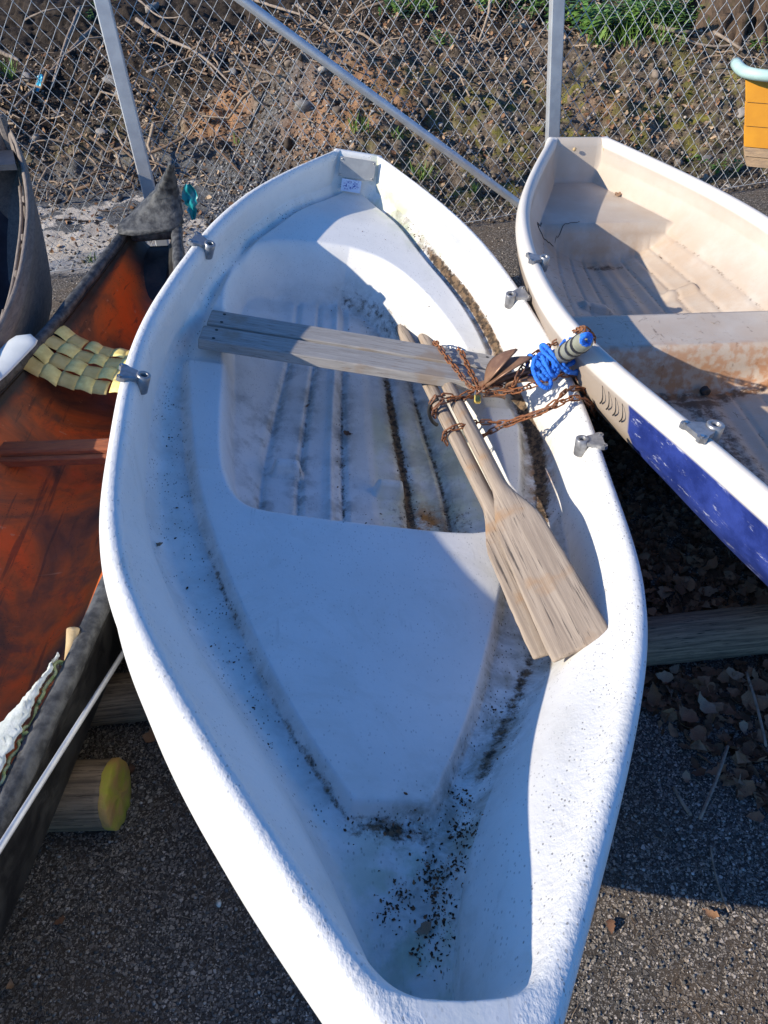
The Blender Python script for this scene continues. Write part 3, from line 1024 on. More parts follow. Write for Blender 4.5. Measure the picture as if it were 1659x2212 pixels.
def build_white_boat():
    root = empty('rowing_boat', (WB.O[0], 1.7, 0), 'white plastic rowing boat in the middle holding two wooden oars', 'rowing boat')
    rows = np.r_[np.linspace(-.020, .10, 34)[:-1], np.linspace(.10, 2.9, 440)[:-1], np.linspace(2.9, WL_ + .055, 120)]
    NCEN = 270
    VV, att = [], {k: [] for k in ('mud', 'speck', 'green', 'rust', 'grime', 'yellow', 'fibre', 'silt')}
    cu = np.linspace(-1, 1, NCEN)[1:-1]
    S2 = np.repeat(rows[:, None], len(cu), 1)
    L2 = np.where(cu[None] > 0, wb_foot(np.clip(rows, 0, WL_), True)[:, None], wb_foot(np.clip(rows, 0, WL_))[:, None]) * cu[None]
    Hc, A = wb_inside(np.clip(S2, 0, WL_), L2)
    T = sstep(-.002, .024, rows)
    for i, s in enumerate(rows):
        sc_ = min(max(s, 0), WL_)
        hb = float(wb_hb(s if s > 0 else 0)); rm = float(wb_rim(sc_)); ft = float(wb_foot(sc_))
        kl = .140 + .05 * float(sstep(.9, 0, sc_)) + (rm - .16 - .16) * float(sstep(2.35, WL_ + .1, sc_)) ** 1.4
        ws = .55 + .45 * float(sstep(0, .6, sc_)) + .28 * float(sstep(1.8, 2.8, sc_))
        Df = .20 - float(wb_lift(sc_))
        lo, hh = side_curve(s, hb, rm, ft, kl, Df, ws, flare=1.25)
        lo2, hh_r = side_curve(s, hb, rm, float(wb_foot(sc_, True)), kl, Df, ws, rimw=.050, flare=1.25)
        top = max(hh.max(), hh_r.max())
        inner = np.arange(len(lo)) > int(np.argmax(hh))          # part of the curve inside the crest
        inner2 = np.arange(len(lo)) > int(np.argmax(hh_r))
        l_ = np.r_[-lo, L2[i], lo2[::-1]]
        h_ = np.r_[hh, Hc[i], hh_r[::-1]]
        msk = np.r_[inner, np.ones(len(cu), bool), inner2[::-1]]
        T2 = 1.0
        if s > 2.86:                                             # the rolled rim closes round the bow in a U
            da = hb - .012 - np.abs(l_)
            db = 3.012 - s
            dd = np.where((da > 0) & (db > 0), da + db - np.sqrt(da ** 2 + db ** 2 + .0012), -1.0) * 1.5
            wgt = float(sstep(2.84, 2.92, s))
            T2 = 1 - wgt * (1 - sstep(0, .042, dd))
        h_ = np.where(msk, top + (h_ - top) * T[i] * T2, h_)
        VV.append(WB.w(np.full(len(l_), s), l_, h_))
        nz = len(lo)
        fib = np.clip(np.exp(-((np.arange(nz) - 21) / 7.0) ** 2), 0, 1)
        wall = np.clip((np.arange(nz) - 26) / 12.0, 0, 1)
        side = {'mud': wall ** 4 * .10, 'speck': np.where((np.arange(nz) > 16) & (np.arange(nz) < 27), .42, .12) + wall * .1, 'green': wall * .0, 'rust': wall * 0, 'grime': np.full(nz, .03) + .05 * wall, 'fibre': fib,
                'yellow': wall * 0, 'silt': wall ** 6 * .12}
        stern = float(np.exp(-(s / .55) ** 2))
        for k in att:
            cen = A[k][i] if k in A else np.full(len(cu), .08)
            lft = side[k].copy(); rgt = side[k].copy()
            if k == 'yellow': rgt = wall * (.9 * stern + .5 * np.exp(-((s - 1.4) / .3) ** 2) * wall ** 3)
            if k == 'silt': rgt = rgt + wall ** 3 * .40
            if k == 'green': rgt = wall * .8 * stern
            if k == 'rust': rgt = wall ** 5 * np.exp(-((s - 1.42) / .14) ** 2) * .8
            if k == 'speck': rgt = rgt + .25
            att[k].append(np.r_[lft, cen, rgt[::-1]])
    V = np.stack(VV)
    nr, nc = V.shape[:2]
    F = [tuple(f) for f in grid_faces(nr, nc)]
    F.append(tuple(range(nc - 1, -1, -1)))
    F.append(tuple(range((nr - 1) * nc, nr * nc)))
    o = obj('hull', V.reshape(-1, 3), F, M['hull'], root, True, {k: np.stack(v) for k, v in att.items()})
    return root


white_boat = build_white_boat()


# parts fixed to the white boat
def local_frame(fr, s, side, dh=0.0, hbf=wb_hb, rimf=wb_rim, off=.0):
    """origin on the rim crest with x along the rim, y inboard, z up"""
    e = .02
    h = float(rimf(s)) + dh
    P = fr.w(s, side * (float(hbf(s)) - off), h)
    Pa = fr.w(s + e, side * (float(hbf(s + e)) - off), float(rimf(s + e)) + dh)
    x = (Pa - P); x /= np.linalg.norm(x)
    y = -side * fr.ey; y = y - x * (y @ x); y /= np.linalg.norm(y)
    z = np.cross(x, y)
    if z @ fr.ez < 0: z = -z
    return P, np.stack([x, y, z], 1)


def prism(poly, z0, z1):
    n = len(poly)
    V = [(x, y, z0) for x, y in poly] + [(x, y, z1) for x, y in poly]
    F = [tuple(range(n - 1, -1, -1)), tuple(range(n, 2 * n))] + [(i, (i + 1) % n, n + (i + 1) % n, n + i) for i in range(n)]
    return np.array(V, float), F


def ring_vf(r0, r1, z0, z1, n=18):
    a = np.linspace(0, 2 * math.pi, n, endpoint=False)
    b = .12 * (r1 - r0)
    prof = [(r0, z0), (r1 - b, z0), (r1, z0 + b), (r1, z1 - b), (r1 - b, z1), (r0 + b, z1), (r0, z1 - b)]
    V = np.array([[(r * math.cos(t), r * math.sin(t), z) for t in a] for r, z in prof]).reshape(-1, 3)
    m = len(prof)
    F = []
    for k in range(m):
        for i in range(n):
            j = (i + 1) % n; k2 = (k + 1) % m
            F.append((k * n + i, k * n + j, k2 * n + j, k2 * n + i))
    return V, F


def rowlock(parent, P, A, k=1.0, tilt=0.0):
    """rowlock socket: eared plate on the rim, web and barrel hanging inboard (a part with sub-parts)"""
    Rt = A
    if tilt:
        c, s = math.cos(tilt), math.sin(tilt)
        Rt = A @ np.array([[1, 0, 0], [0, c, s], [0, -s, c]])
    tr = lambda V: (np.asarray(V) * k) @ Rt.T + P
    pl = [(-.038, -.022), (-.033, -.031), (-.023, -.031), (-.017, -.025), (.017, -.025), (.023, -.031), (.033, -.031), (.038, -.022), (.036, -.012), (.028, -.002),
          (.022, .016), (.016, .024), (-.016, .024), (-.022, .016), (-.028, -.002), (-.036, -.012)]
    V, F = prism(pl, -.007, .005)
    o = obj('rowlock_socket', tr(V), F, M['lock'], parent, False)
    mb = MB()
    V, F = ring_vf(.0105, .019, -.045, .010)
    mb.add(tr(V + np.array([0, .036, 0])), F)
    V, F = prism([(-.004, .012), (.004, .012), (.005, .02), (-.005, .02)], -.066, .0)
    mb.add(tr(V), F)
    V, F = prism([(-.010, .006), (.010, .006), (.012, .020), (-.012, .020)], -.036, .002)
    mb.add(tr(V), F)
    mb.build('barrel', M['lock'], o, True)
    V, F = prism([(.0112 * math.cos(t), .036 + .0112 * math.sin(t)) for t in np.linspace(0, 2 * math.pi, 12, endpoint=False)], -.03, -.006)
    obj('bore_shade', tr(V), F, M['nail'], o, False)  # dark disc standing in for the shade down the barrel hole
    for sx in (-.028, .028):
        a = np.linspace(0, 2 * math.pi, 10, endpoint=False)
        V, F = prism([(sx + .0048 * math.cos(t), -.022 + .0048 * math.sin(t)) for t in a], .005, .0085)
        obj('screw', tr(V), F, M['screw'], o, False)
    return o


def rim_s(fr, x, y, rimf, hbf, side, L):
    best = None
    for s in np.linspace(0, L, 400):
        P = fr.w(s, side * (float(hbf(s)) - .02), float(rimf(s)))
        d = P - CAM
        z = d @ _fw
        u = 829.5 + F_PX * (d @ _rt) / z; v = 1106 - F_PX * (d @ _up) / z
        e = (v - y) ** 2 + .2 * (u - x) ** 2
        if best is None or e < best[0]: best = (e, s)
    return best[1]


for (x, y, side) in ((422, 522, -1), (288, 812, -1), (1112, 640, 1), (1283, 958, 1)):
    s = rim_s(WB, x, y, wb_rim, wb_hb, side, WL_)
    P, A = local_frame(WB, s, side, .004, off=.030)
    rowlock(white_boat, P, A, .95, .20)

# bench boards, lying a little askew
BENCH_B = .428
for k, (sl, sr_, l0, l1) in enumerate(((.926, 1.004, -.488, .505), (1.036, 1.112, -.503, .495))):
    ang = math.atan2(sr_ - sl, 1.0)
    xb = WB.ey * math.cos(ang) + WB.ax * math.sin(ang)
    yb_ = np.cross(WB.ez, xb)
    V, F = box_vf((l1 - l0, .094, .036), .003)
    lm = (l0 + l1) / 2
    Pm = WB.w((sl + sr_) / 2 + (sr_ - sl) * lm, lm, BENCH_B + .018)
    pl = obj('bench_board', V, F, M['plank'], white_boat, False)
    pl.location = Vector(Pm) - white_boat.location
    pl.rotation_euler = Matrix(np.stack([xb, yb_, WB.ez], 1).tolist()).to_euler()
    hw_ = (l1 - l0) / 2
    for lx in (-hw_ + .045, hw_ - .05):
        for sy in (-.028, .026):
            a = np.linspace(0, 2 * math.pi, 10, endpoint=False)
            Vn, Fn = prism([(lx + .0055 * math.cos(t), sy + .0055 * math.sin(t)) for t in a], .0175, .0190)
            nn = bpy.data.objects.new('nail', make_mesh('nail', Vn, Fn, M['nail'], False))
            COL.objects.link(nn)
            nn.parent = pl
BENCH_H = BENCH_B + .036

# maker's plate and sticker on the inside of the transom
def on_transom(l, D, ds=0.0):
    return WB.w(.018 + ds + .05 * D, l, float(wb_rim(.02)) - D)


def transom_panel(l0, l1, D0, D1, ds, thick, mat, name, parent=white_boat):
    q = [on_transom(l0, D1, ds), on_transom(l1, D1, ds), on_transom(l1, D0, ds), on_transom(l0, D0, ds)]
    n = np.cross(q[1] - q[0], q[3] - q[0]); n /= np.linalg.norm(n)
    if n @ WB.ax < 0: n = -n
    V = np.array(q + [p + n * thick for p in q])
    return obj(name, V, [(3, 2, 1, 0), (4, 5, 6, 7), (0, 1, 5, 4), (1, 2, 6, 5), (2, 3, 7, 6), (3, 0, 4, 7)], mat, parent, False)


pl = transom_panel(-.072, .072, .010, .085, .008, .003, M['plate'], 'metal_plate')
for l0, D0 in ((-.064, .018), (.064, .018), (-.064, .077), (.064, .077)):
    V, F = ico(1)
    obj('screw', V * .0042 + on_transom(l0, D0, .0115), F, M['screw'], pl, True)
transom_panel(-.055, .025, .092, .140, .010, .0012, M['sticker'], 'sticker')

# ------------------------------------------------------------------ oars
def make_oar(handle, neck, tip, roll, label, blade_w=.138, shaft_r=.0225):
    """handle, neck (where the blade begins), tip: world points"""
    handle, neck, tip = (np.asarray(p, float) for p in (handle, neck, tip))
    ax_ = tip - handle; Lo = np.linalg.norm(ax_); ax_ /= Lo
    z = WB.ez - ax_ * (WB.ez @ ax_); z /= np.linalg.norm(z)
    x = np.cross(ax_, z)
    c, s = math.cos(roll), math.sin(roll)
    x, z = x * c + z * s, z * c - x * s
    sn = float((neck - handle) @ ax_)
    t = np.r_[0, .004, .012, np.linspace(.03, sn, 22), np.linspace(sn, Lo - .012, 26)[1:], Lo - .004, Lo]
    n = 20
    a = np.linspace(0, 2 * math.pi, n, endpoint=False)
    V = []
    r = np.random.default_rng(int(abs(roll * 1000)) + 5)
    for u in t:
        b = float(sstep(sn, sn + .20, u))
        w = shaft_r * (.80 + .2 * float(sstep(0, .25, u))) * (1 - b) + b * blade_w / 2 * (.86 + .14 * float(sstep(sn, Lo, u)))
        th = shaft_r * (.80 + .2 * float(sstep(0, .25, u))) * (1 - b) + b * (.0125 - .005 * float(sstep(sn + .1, Lo, u)))
        e = 1.0 if b < .05 else 1.0 - .55 * b
        if u < .006: w *= .75; th *= .75
        if u >= Lo - .013: w *= .985 if u < Lo - .002 else .95; th *= .8 if u < Lo - .002 else .45
        cx_ = np.sign(np.cos(a)) * np.abs(np.cos(a)) ** e; cz_ = np.sign(np.sin(a)) * np.abs(np.sin(a)) ** e
        ridge = b * (1 - float(sstep(sn + .02, sn + .30, u))) * .007 * np.exp(-(cx_ / .35) ** 2)
        jit = 1 + .006 * r.normal(size=n)
        V.append(np.stack([cx_ * w * jit, np.full(n, u), cz_ * th * jit + np.sign(cz_) * ridge], -1))
    V = np.array(V).reshape(-1, 3)
    F = [tuple(f) for f in grid_faces(len(t), n, True)] + [tuple(range(n - 1, -1, -1)), tuple(range((len(t) - 1) * n, len(t) * n))]
    me = make_mesh('oar', V, F, M['oar'], True)
    o = bpy.data.objects.new('oar', me)
    COL.objects.link(o)
    o.location = Vector(handle)
    o.rotation_euler = Matrix(np.stack([x, ax_, z], 1).tolist()).to_euler()
    return tag(o, label, 'oar', 'oars chained in the white boat')


def wbp(x, y, h):
    s, l = WB.hit(x, y, h)
    return WB.w(s, l, h)


h_r = float(wb_rim(1.0))
make_oar(wbp(853, 684, .358), wbp(1058, 1095, .436), wbp(1216, 1404, .490), -.40, 'weathered wooden oar nearer the boat centre, its blade partly covered by the other oar')
make_oar(wbp(893, 686, .362), wbp(1085, 1062, .470), wbp(1258, 1402, .560), -.62, 'weathered wooden oar nearer the right gunwale, its whole blade on top')
# ------------------------------------------------------------------ generic open boat
def build_boat(root, fr, name, mat, hbf, rimf, keelf, inside, rows, footf, D_foot=.10, ncen=120, rimw=.05, attrs=(), attr_fn=None, cap=True, Tf=None, flare=.8):
    cu = np.linspace(-1, 1, ncen)[1:-1]
    S2 = np.repeat(np.asarray(rows)[:, None], ncen - 2, 1)
    L2 = np.array([float(footf(s)) for s in rows])[:, None] * cu[None]
    Hc = inside(S2, L2)
    T = Tf(np.asarray(rows)) if Tf is not None else np.ones(len(rows))
    VV, SS, LL, ZZ = [], [], [], []
    for i, s in enumerate(rows):
        hb, rm, ft = float(hbf(s)), float(rimf(s)), float(footf(s))
        lo, hh = side_curve(s, hb, rm, ft, float(keelf(s)), D_foot, min(1.0, hb / .12), rimw=rimw, flare=flare)
        top = rm - .002
        inner = np.arange(len(lo)) > 24
        hh2 = np.where(inner, top + (hh - top) * T[i], hh)
        hc = top + (Hc[i] - top) * T[i]
        l_ = np.r_[-lo, L2[i], lo[::-1]]
        h_ = np.r_[hh2, hc, hh2[::-1]]
        VV.append(fr.w(np.full(len(l_), s), l_, h_))
        SS.append(np.full(len(l_), s)); LL.append(l_); ZZ.append(rm - h_)
    V = np.stack(VV); nr, nc = V.shape[:2]
    F = [tuple(f) for f in grid_faces(nr, nc)]
    if cap:
        F.append(tuple(range(nc - 1, -1, -1)))
        F.append(tuple(range((nr - 1) * nc, nr * nc)))
    nz = 38
    col = np.tile(np.arange(nc), (nr, 1))
    at = attr_fn(np.stack(SS), np.stack(LL), np.stack(ZZ), col, nc, nz) if attr_fn else None
    return obj(name, V.reshape(-1, 3), F, mat, root, True, at)


# ------------------------------------------------------------------ cream boat on the right
RB = BoatFrame((.992, 3.79), (1.175, .309), -4.067)
_rs = np.array([0, .1, .22, .36, .5, .65, .8, 1.0]) * RB.L
_rh = [.160, .319, .472, .547, .527, .391, .26, .044]


def rb_hb(s): return np.maximum(nat(_rs, _rh, s), .02)
def rb_rim(s): return nat([0, .5 * RB.L, RB.L], [.588, .55, .614], s)
def rb_foot(s): return np.maximum(rb_hb(s) - .050, .012)


RB_LINES = [.25, .42, .60, .78]


def rb_inside(S, L):
    hb = rb_hb(S)
    v = np.abs(L) / np.maximum(rb_foot(S), .02)
    rim = rb_rim(S)
    fl = .215 + .06 * sstep(.7, 0, S) + .22 * sstep(2.3, 3.4, S)
    top = rim - .10
    # S runs from the transom to the bow
    h = fl + (top - fl) * (.22 * v + .78 * np.clip(v, 0, 1) ** 3.2)
    for k in RB_LINES:                                          # moulded strakes
        h = h - .005 * np.exp(-((v - k) / .018) ** 2)
    h = h + .012 * np.exp(-(v / .10) ** 4)
    # stern bench and the middle thwart (moulded in)
    b1 = .392
    f1 = sstep(.565, .530, S)
    h = np.maximum(h, fl + (b1 - fl) * f1)
    f2 = sstep(1.325, 1.335, S) * (1 - sstep(1.56, 1.60, S))
    h = np.maximum(h, np.where(f2 > 0, fl + (.383 - fl) * f2, -1))
    for (s0, l0) in ((1.02, -.17), (.93, .21)):
        u = np.maximum(np.abs(S - s0) / .026, np.abs(L - l0) / .075)
        h = h + .022 * (1 - sstep(.55, 1.05, u))
    return h


def rb_attr(S, L, D, col, nc, nz):
    v = np.abs(L) / np.maximum(rb_foot(S), .02)
    inside = ((col >= 30) & (col < nc - 30)).astype(float)
    outer = (col < 15) | (col >= nc - 15)
    rimz = np.clip(((col >= 13) & (col < 30)) | ((col < nc - 13) & (col >= nc - 30)), 0, 1).astype(float)
    mud = np.zeros_like(S)
    for k in RB_LINES:
        mud = np.maximum(mud, .52 * np.exp(-((v - k) / .02) ** 2) * (S > .60))
    corner = np.exp(-((S - .615) / .04) ** 2 - ((L + .02) / .16) ** 2)
    mud = np.maximum(mud, .75 * corner + .8 * np.exp(-((S - 1.635) / .04) ** 2) * (np.abs(L) < .35) + .62 * np.exp(-((L - .02) / .07) ** 2) * (S > 1.05) * (S < 1.32) + .7 * np.exp(-((L + .02) / .10) ** 2) * (S > 1.66) + .35 * np.exp(-((S - .06) / .03) ** 2) * (L < 0))
    low = sstep(.05, .28, D)
    return dict(mud=mud * inside, speck=inside * (.35 + .65 * (L < -.05) * (S > .65)), dirt=inside * (.25 + .75 * low) * (.75 + .3 * ((S > .5) & (S < .62)) + .3 * ((S > 1.54) & (S < 1.68))),
                white=np.clip(rimz * .6 + .1 * (1 - low), 0, 1), rustline=inside * (np.exp(-((S - 1.60) / .05) ** 2)) * .8,
                blue=((outer) & (D > .03) & (D < .34) & (S > 2.05)).astype(float), tan=((outer) & ((D >= .34) | (S <= 2.05)) & (D > .045)).astype(float) * .8)


cream_boat = empty('rowing_boat', (1.06, 2.2, 0), 'cream rowing boat with blue outer side on the right of the white boat', 'rowing boat')
_rows = np.r_[np.linspace(-.02, .10, 22)[:-1], np.linspace(.10, 3.4, 300)[:-1], np.linspace(3.4, 3.50, 8)]
build_boat(cream_boat, RB, 'hull', M['cream'], lambda s: rb_hb(max(s, 0)), rb_rim, lambda s: .14 + .05 * float(sstep(.6, 0, s)) + .4 * float(sstep(2.2, 3.6, s)) ** 1.5,
           rb_inside, _rows, rb_foot, .10, 150, .055, flare=2.6, attr_fn=rb_attr, Tf=lambda r: sstep(-.004, .02, r) * (1 - sstep(3.3, 3.4, r)))
for (x, y, k) in ((1163, 560, .9), (1525, 930, 1.15)):
    s = rim_s(RB, x, y, rb_rim, rb_hb, -1, 3.3)
    P, A = local_frame(RB, s, -1, .005, rb_hb, rb_rim, .028)
    rowlock(cream_boat, P, A, k, .05)
for (x, y) in ((1231, 313), (1294, 311)):                         # two plugged holes in the transom top
    s, l = RB.hit(x, y, .54)
    V, F = ico(1)
    obj('plug', V * (.010, .006, .010) + RB.w(.020, l, float(rb_rim(0)) - .045), F, M['palestick'], cream_boat)
cr = spline([RB.w(*RB.hit(x, y, h), h) for x, y, h in ((1175, 449, .46), (1165, 471, .43), (1175, 490, .40), (1199, 528, .31), (1240, 548, .25))], 40)
cr += .0035 * np.stack([np.sin(np.arange(40) * .9), np.cos(np.arange(40) * 1.3), np.zeros(40)], 1)


def rb_drop(P, dz=.002):
    out = []
    for p in P:
        s = float((p - RB.O) @ RB.ax); l = float((p - RB.O) @ RB.ey)
        h = float(rb_inside(np.array([s]), np.array([l]))[0])
        out.append(RB.w(s, l, h + dz))
    return np.array(out)


V, F = tube_vf(rb_drop(cr), np.linspace(.0024, .0010, 40), 5)
obj('crack', V, F, M['nail'], cream_boat)
a = np.linspace(0, 2 * math.pi, 14, endpoint=False)
s_, l_ = RB.hit(1522, 846, .235)
V, F = ring_vf(.0001, .016, -.02, .002, 14)
Pd = RB.w(1.628, l_, .238)
obj('drain_hole', V @ np.stack([RB.ey, RB.ez, RB.ax], 1).T + Pd, F, M['nail'], cream_boat)
# dark curved strokes of faded lettering on the blue side near the stern
for k in range(4):
    s = 1.925 + k * .032
    pts = []
    for u in np.linspace(0, 1, 8):
        hb = float(rb_hb(s)); D = .075 + .06 * u
        th_ = math.acos(max(0, 1 - ((float(rb_rim(s)) - D - .14) / (float(rb_rim(s)) - .085 - .14)) ** (1 / 1.5))) if D > .085 else math.pi / 2
        pts.append(RB.w(s + .020 * math.sin(u * 3.1), -((hb - .010) * math.sin(th_) ** 2.6 + .004), float(rb_rim(s)) - D))
    V, F = tube_vf(np.array(pts), np.linspace(.0008, .0026, 8), 5)
    obj('letter_stroke', V, F, M['nail'], cream_boat)

# ------------------------------------------------------------------ tarred canoe on the left
CB = BoatFrame((-.89, 3.28), (-1.06, .4), 0)
_cs = np.array([0, .12, .45, .75, 1.0, 1.4, 1.8, 2.06, 2.25, 2.45, 2.65, 3.0, 3.6, 4.1, 4.5])


def cn_hb(s): return np.maximum(nat(_cs, [.105, .128, .195, .245, .285, .335, .350, .348, .338, .325, .308, .275, .20, .11, .04], s), .02)
def cn_rim(s): return nat([0, .5, 1.5, 2.4, 3.2, 4.5], [.53, .455, .43, .45, .49, .64], s)
def cn_foot(s): return np.maximum(cn_hb(s) - .022, .012)


def cn_inside(S, L):
    v = np.abs(L) / cn_foot(S)
    fl = .17 + .24 * sstep(.5, -.05, S) + .2 * sstep(3.6, 4.5, S)
    top = cn_rim(S) - .03
    h = fl + (top - fl) * np.clip(v, 0, 1) ** 2.4
    return h


def cn_attr(S, L, D, col, nc, nz):
    inside = ((col >= 30) & (col < nc - 30)).astype(float)
    v = np.abs(L) / cn_foot(S)
    tar = np.where(inside > 0, np.clip(sstep(.26, .12, S + .25 * (L < 0) * 0 - .5 * (L - .0)) + sstep(.90, .97, v), 0, 1), 1)
    return dict(tar=tar)


canoe = empty('canoe', (-1.0, 2.0, 0), 'black tarred wooden canoe with orange interior and raised pointed stern', 'canoe')
_rows = np.linspace(.0, 4.5, 200)
build_boat(canoe, CB, 'hull', M['canoe'], cn_hb, cn_rim, lambda s: .12 + .3 * float(sstep(.5, 0, s)) + .3 * float(sstep(3.6, 4.5, s)), cn_inside, _rows, cn_foot, .03, 70, .022, attr_fn=cn_attr, flare=.62)
# upright stern piece: broad foot, narrowing to a point
tipc = at_z(371, 347, .79)
b_l, b_r = CB.w(.03, -.108, .535), CB.w(.03, .112, .535)
rowsP = []
for u in np.linspace(0, 1, 16):
    w = (1 - u) ** 1.7
    c = (b_l + b_r) / 2 * (1 - u) + tipc * u + np.array([0, .10 * math.sin(u * 3.14) - .02, -.02 * math.sin(u * 3.14)])
    hw = .112 * w + .016 * (1 - u) + .011
    th = .050 * (1 - u) + .018
    ring = []
    for k in range(10):
        a_ = 2 * math.pi * k / 10
        ex, ez_ = math.cos(a_), math.sin(a_)
        ring.append(c + np.array([1, .06, 0]) * hw * np.sign(ex) * abs(ex) ** .6 + np.array([0, 1, .25]) * th * np.sign(ez_) * abs(ez_) ** .6)
    rowsP.append(ring)
V = np.array(rowsP).reshape(-1, 3)
V = V + .0025 * RNG.normal(size=V.shape)
obj('stem_piece', V, [tuple(f) for f in grid_faces(16, 10, True)] + [tuple(range(9, -1, -1)), tuple(range(150, 160))], M['tar'], canoe)
# black breast hook under the stem
obj('breast_hook', *box_vf((.19, .05, .05), .01) if False else (box_vf((.19, .05, .05), .01)[0] + CB.w(.035, .0, .49), box_vf((.19, .05, .05), .01)[1]), M['tar'], canoe)
# thick tarred gunwales
for side in (-1, 1):
    pts = np.array([CB.w(s, side * (float(cn_hb(s)) - .004), float(cn_rim(s)) - .010) for s in np.linspace(.03, 4.3, 70)])
    V, F = tube_vf(pts, .021 if side < 0 else .024, 8)
    V = V + .0015 * RNG.normal(size=V.shape)
    obj('gunwale', V, F, M['tar'], canoe)
# red-brown thwart lying in the canoe
y0 = CB.hit(110, 985, .27)[0]
V, F = box_vf((.78, .06, .028), .005)
obj('thwart', V @ np.stack([CB.ey, -CB.ax, CB.ez], 1).T + CB.w(y0, -.055, .300), F, M['redwood'], canoe, False)
V, F = box_vf((.76, .022, .03), .004)
obj('thwart_ledge', V @ np.stack([CB.ey, -CB.ax, CB.ez], 1).T + CB.w(y0 + .042, -.055, .283), F, M['redwood'], canoe, False)
# plaited splint seat: woven strips
seat = bpy.data.objects.new('plaited_seat', None)
COL.objects.link(seat)
seat.parent = canoe
sc0 = CB.hit(150, 792, .35)[0]


def seat_pt(u, v, lift):
    """u along the beam -1..1, v fore-aft -1..1"""
    s = sc0 + v * .150 + .05 * u
    l = u * (float(cn_hb(s)) - .012)
    return CB.w(s, l, .422 + lift - .085 * (1 - u * u) - .012 * v * v)


sr = np.random.default_rng(5)
NU, NV = 9, 4
for iu in range(NU):
    for iv in range(NV):
        over = (iu + iv) % 2 == 0
        u0, u1 = -1 + 2 * iu / NU, -1 + 2 * (iu + 1) / NU
        v0, v1 = -1 + 2 * iv / NV, -1 + 2 * (iv + 1) / NV
        ju = .012 * sr.normal(); jv = .05 * sr.normal(); hgt = .007 + .003 * sr.random() if over else .001
        Vp = []
        n1, n2 = 6, 4
        sl = .10 * sr.normal()
        for a_ in np.linspace(-.04, 1.04, n1):
            for b_ in np.linspace(.03, .97, n2):
                bul = math.sin(max(0, min(1, a_)) * math.pi)
                lift = hgt * bul + (.003 * math.sin(b_ * math.pi)) + .001 * sr.normal() * .5
                Vp.append(seat_pt(u0 + (u1 - u0) * a_ + ju, v0 + (v1 - v0) * (b_ + sl * (a_ - .5)) + jv * .2, lift))
        Vp = np.array(Vp)
        nV = len(Vp)
        V = np.concatenate([Vp, Vp - CB.ez * .002])
        Fg = [tuple(f) for f in grid_faces(n1, n2)]
        F = Fg + [tuple(nV + i for i in f[::-1]) for f in Fg]
        edge = [i * n2 for i in range(n1)] + [(n1 - 1) * n2 + j for j in range(1, n2)] + [i * n2 + n2 - 1 for i in range(n1 - 2, -1, -1)] + [j for j in range(n2 - 2, 0, -1)]
        F += [(edge[k], edge[(k + 1) % len(edge)], nV + edge[(k + 1) % len(edge)], nV + edge[k]) for k in range(len(edge))]
        o = obj('splint_strip', V, F, M['splint'] if over else M['splint2'], seat, True)

# white rounded paddle end over the left gunwale
P0, P1 = at_z(66, 722, .50), at_z(-70, 860, .47)
dirp = (P1 - P0) / np.linalg.norm(P1 - P0)
pe = empty('paddle', P0, 'white plastic paddle lying across the left edge of the black canoe', 'paddle')
zz = np.array([.0, -.25, 1.0]); zz -= dirp * (zz @ dirp); zz /= np.linalg.norm(zz); xx = np.cross(dirp, zz)
V = []
tl = np.linspace(0, .42, 18)
for u in tl:
    w = .050 * math.sqrt(max(0, 1 - (1 - min(u / .055, 1)) ** 2)) * (1 - .55 * float(sstep(.20, .40, u))) + .002
    th = .013 * min(1, math.sqrt(u / .03 + .02))
    for k in range(12):
        a_ = 2 * math.pi * k / 12
        V.append(P0 + dirp * u + xx * w * math.cos(a_) + zz * th * math.sin(a_) * (1 - .35 * abs(math.cos(a_))))
obj('blade', V, [tuple(f) for f in grid_faces(18, 12, True)] + [tuple(range(11, -1, -1)), tuple(range(17 * 12, 18 * 12))], M['paddle'], pe)
MB().tube(np.array([P0 + dirp * u for u in np.linspace(.39, 1.2, 8)]), .015, 10).build('shaft', M['paddle'], pe)

# cloth hung over the canoe's near gunwale, frilled mossy hem
CL0 = CB.hit(150, 1425, .44)[0]


def cloth_pt(u, v):
    """u along the gunwale, v from inside the canoe (0) over the gunwale to the outer side (1)"""
    s = CL0 + u * .42
    side = 1
    hb = float(cn_hb(s)); rm = float(cn_rim(s))
    t = v
    wid = .012 + .105 * float(sstep(-.05, .55, u))
    l = hb - .030 - wid * (1 - t) + .004 * math.sin(u * 47 + 3 * math.sin(u * 13)) * t * t
    h = rm + .006 - .07 * (1 - t) ** 2 + .010 * math.sin(t * 6 + u * 9) * (1 - t) + .010 * math.sin(t * math.pi)
    return CB.w(s, l, h)


cl = empty('cloth', CB.w(2.3, .33, .4), 'white cloth with green mossy frilled hem hung over the black canoe edge', 'cloth')
nu, nv = 60, 20
top = np.array([cloth_pt(u, v) for u in np.linspace(0, 1, nu) for v in np.linspace(0, 1, nv)]) + np.array([0, 0, .014]) + .0012 * RNG.normal(size=(nu * nv, 3))
V = np.concatenate([top, top - np.array([0, 0, .004])])
Fg = [tuple(f) for f in grid_faces(nu, nv)]
edge = [i * nv for i in range(nu)] + [(nu - 1) * nv + j for j in range(1, nv)] + [i * nv + nv - 1 for i in range(nu - 2, -1, -1)] + [j for j in range(nv - 2, 0, -1)]
F = Fg + [tuple(nu * nv + i for i in f[::-1]) for f in Fg] + [(edge[k], edge[(k + 1) % len(edge)], nu * nv + edge[(k + 1) % len(edge)], nu * nv + edge[k]) for k in range(len(edge))]
obj('sheet', V, F, M['cloth'], cl)
hem = []
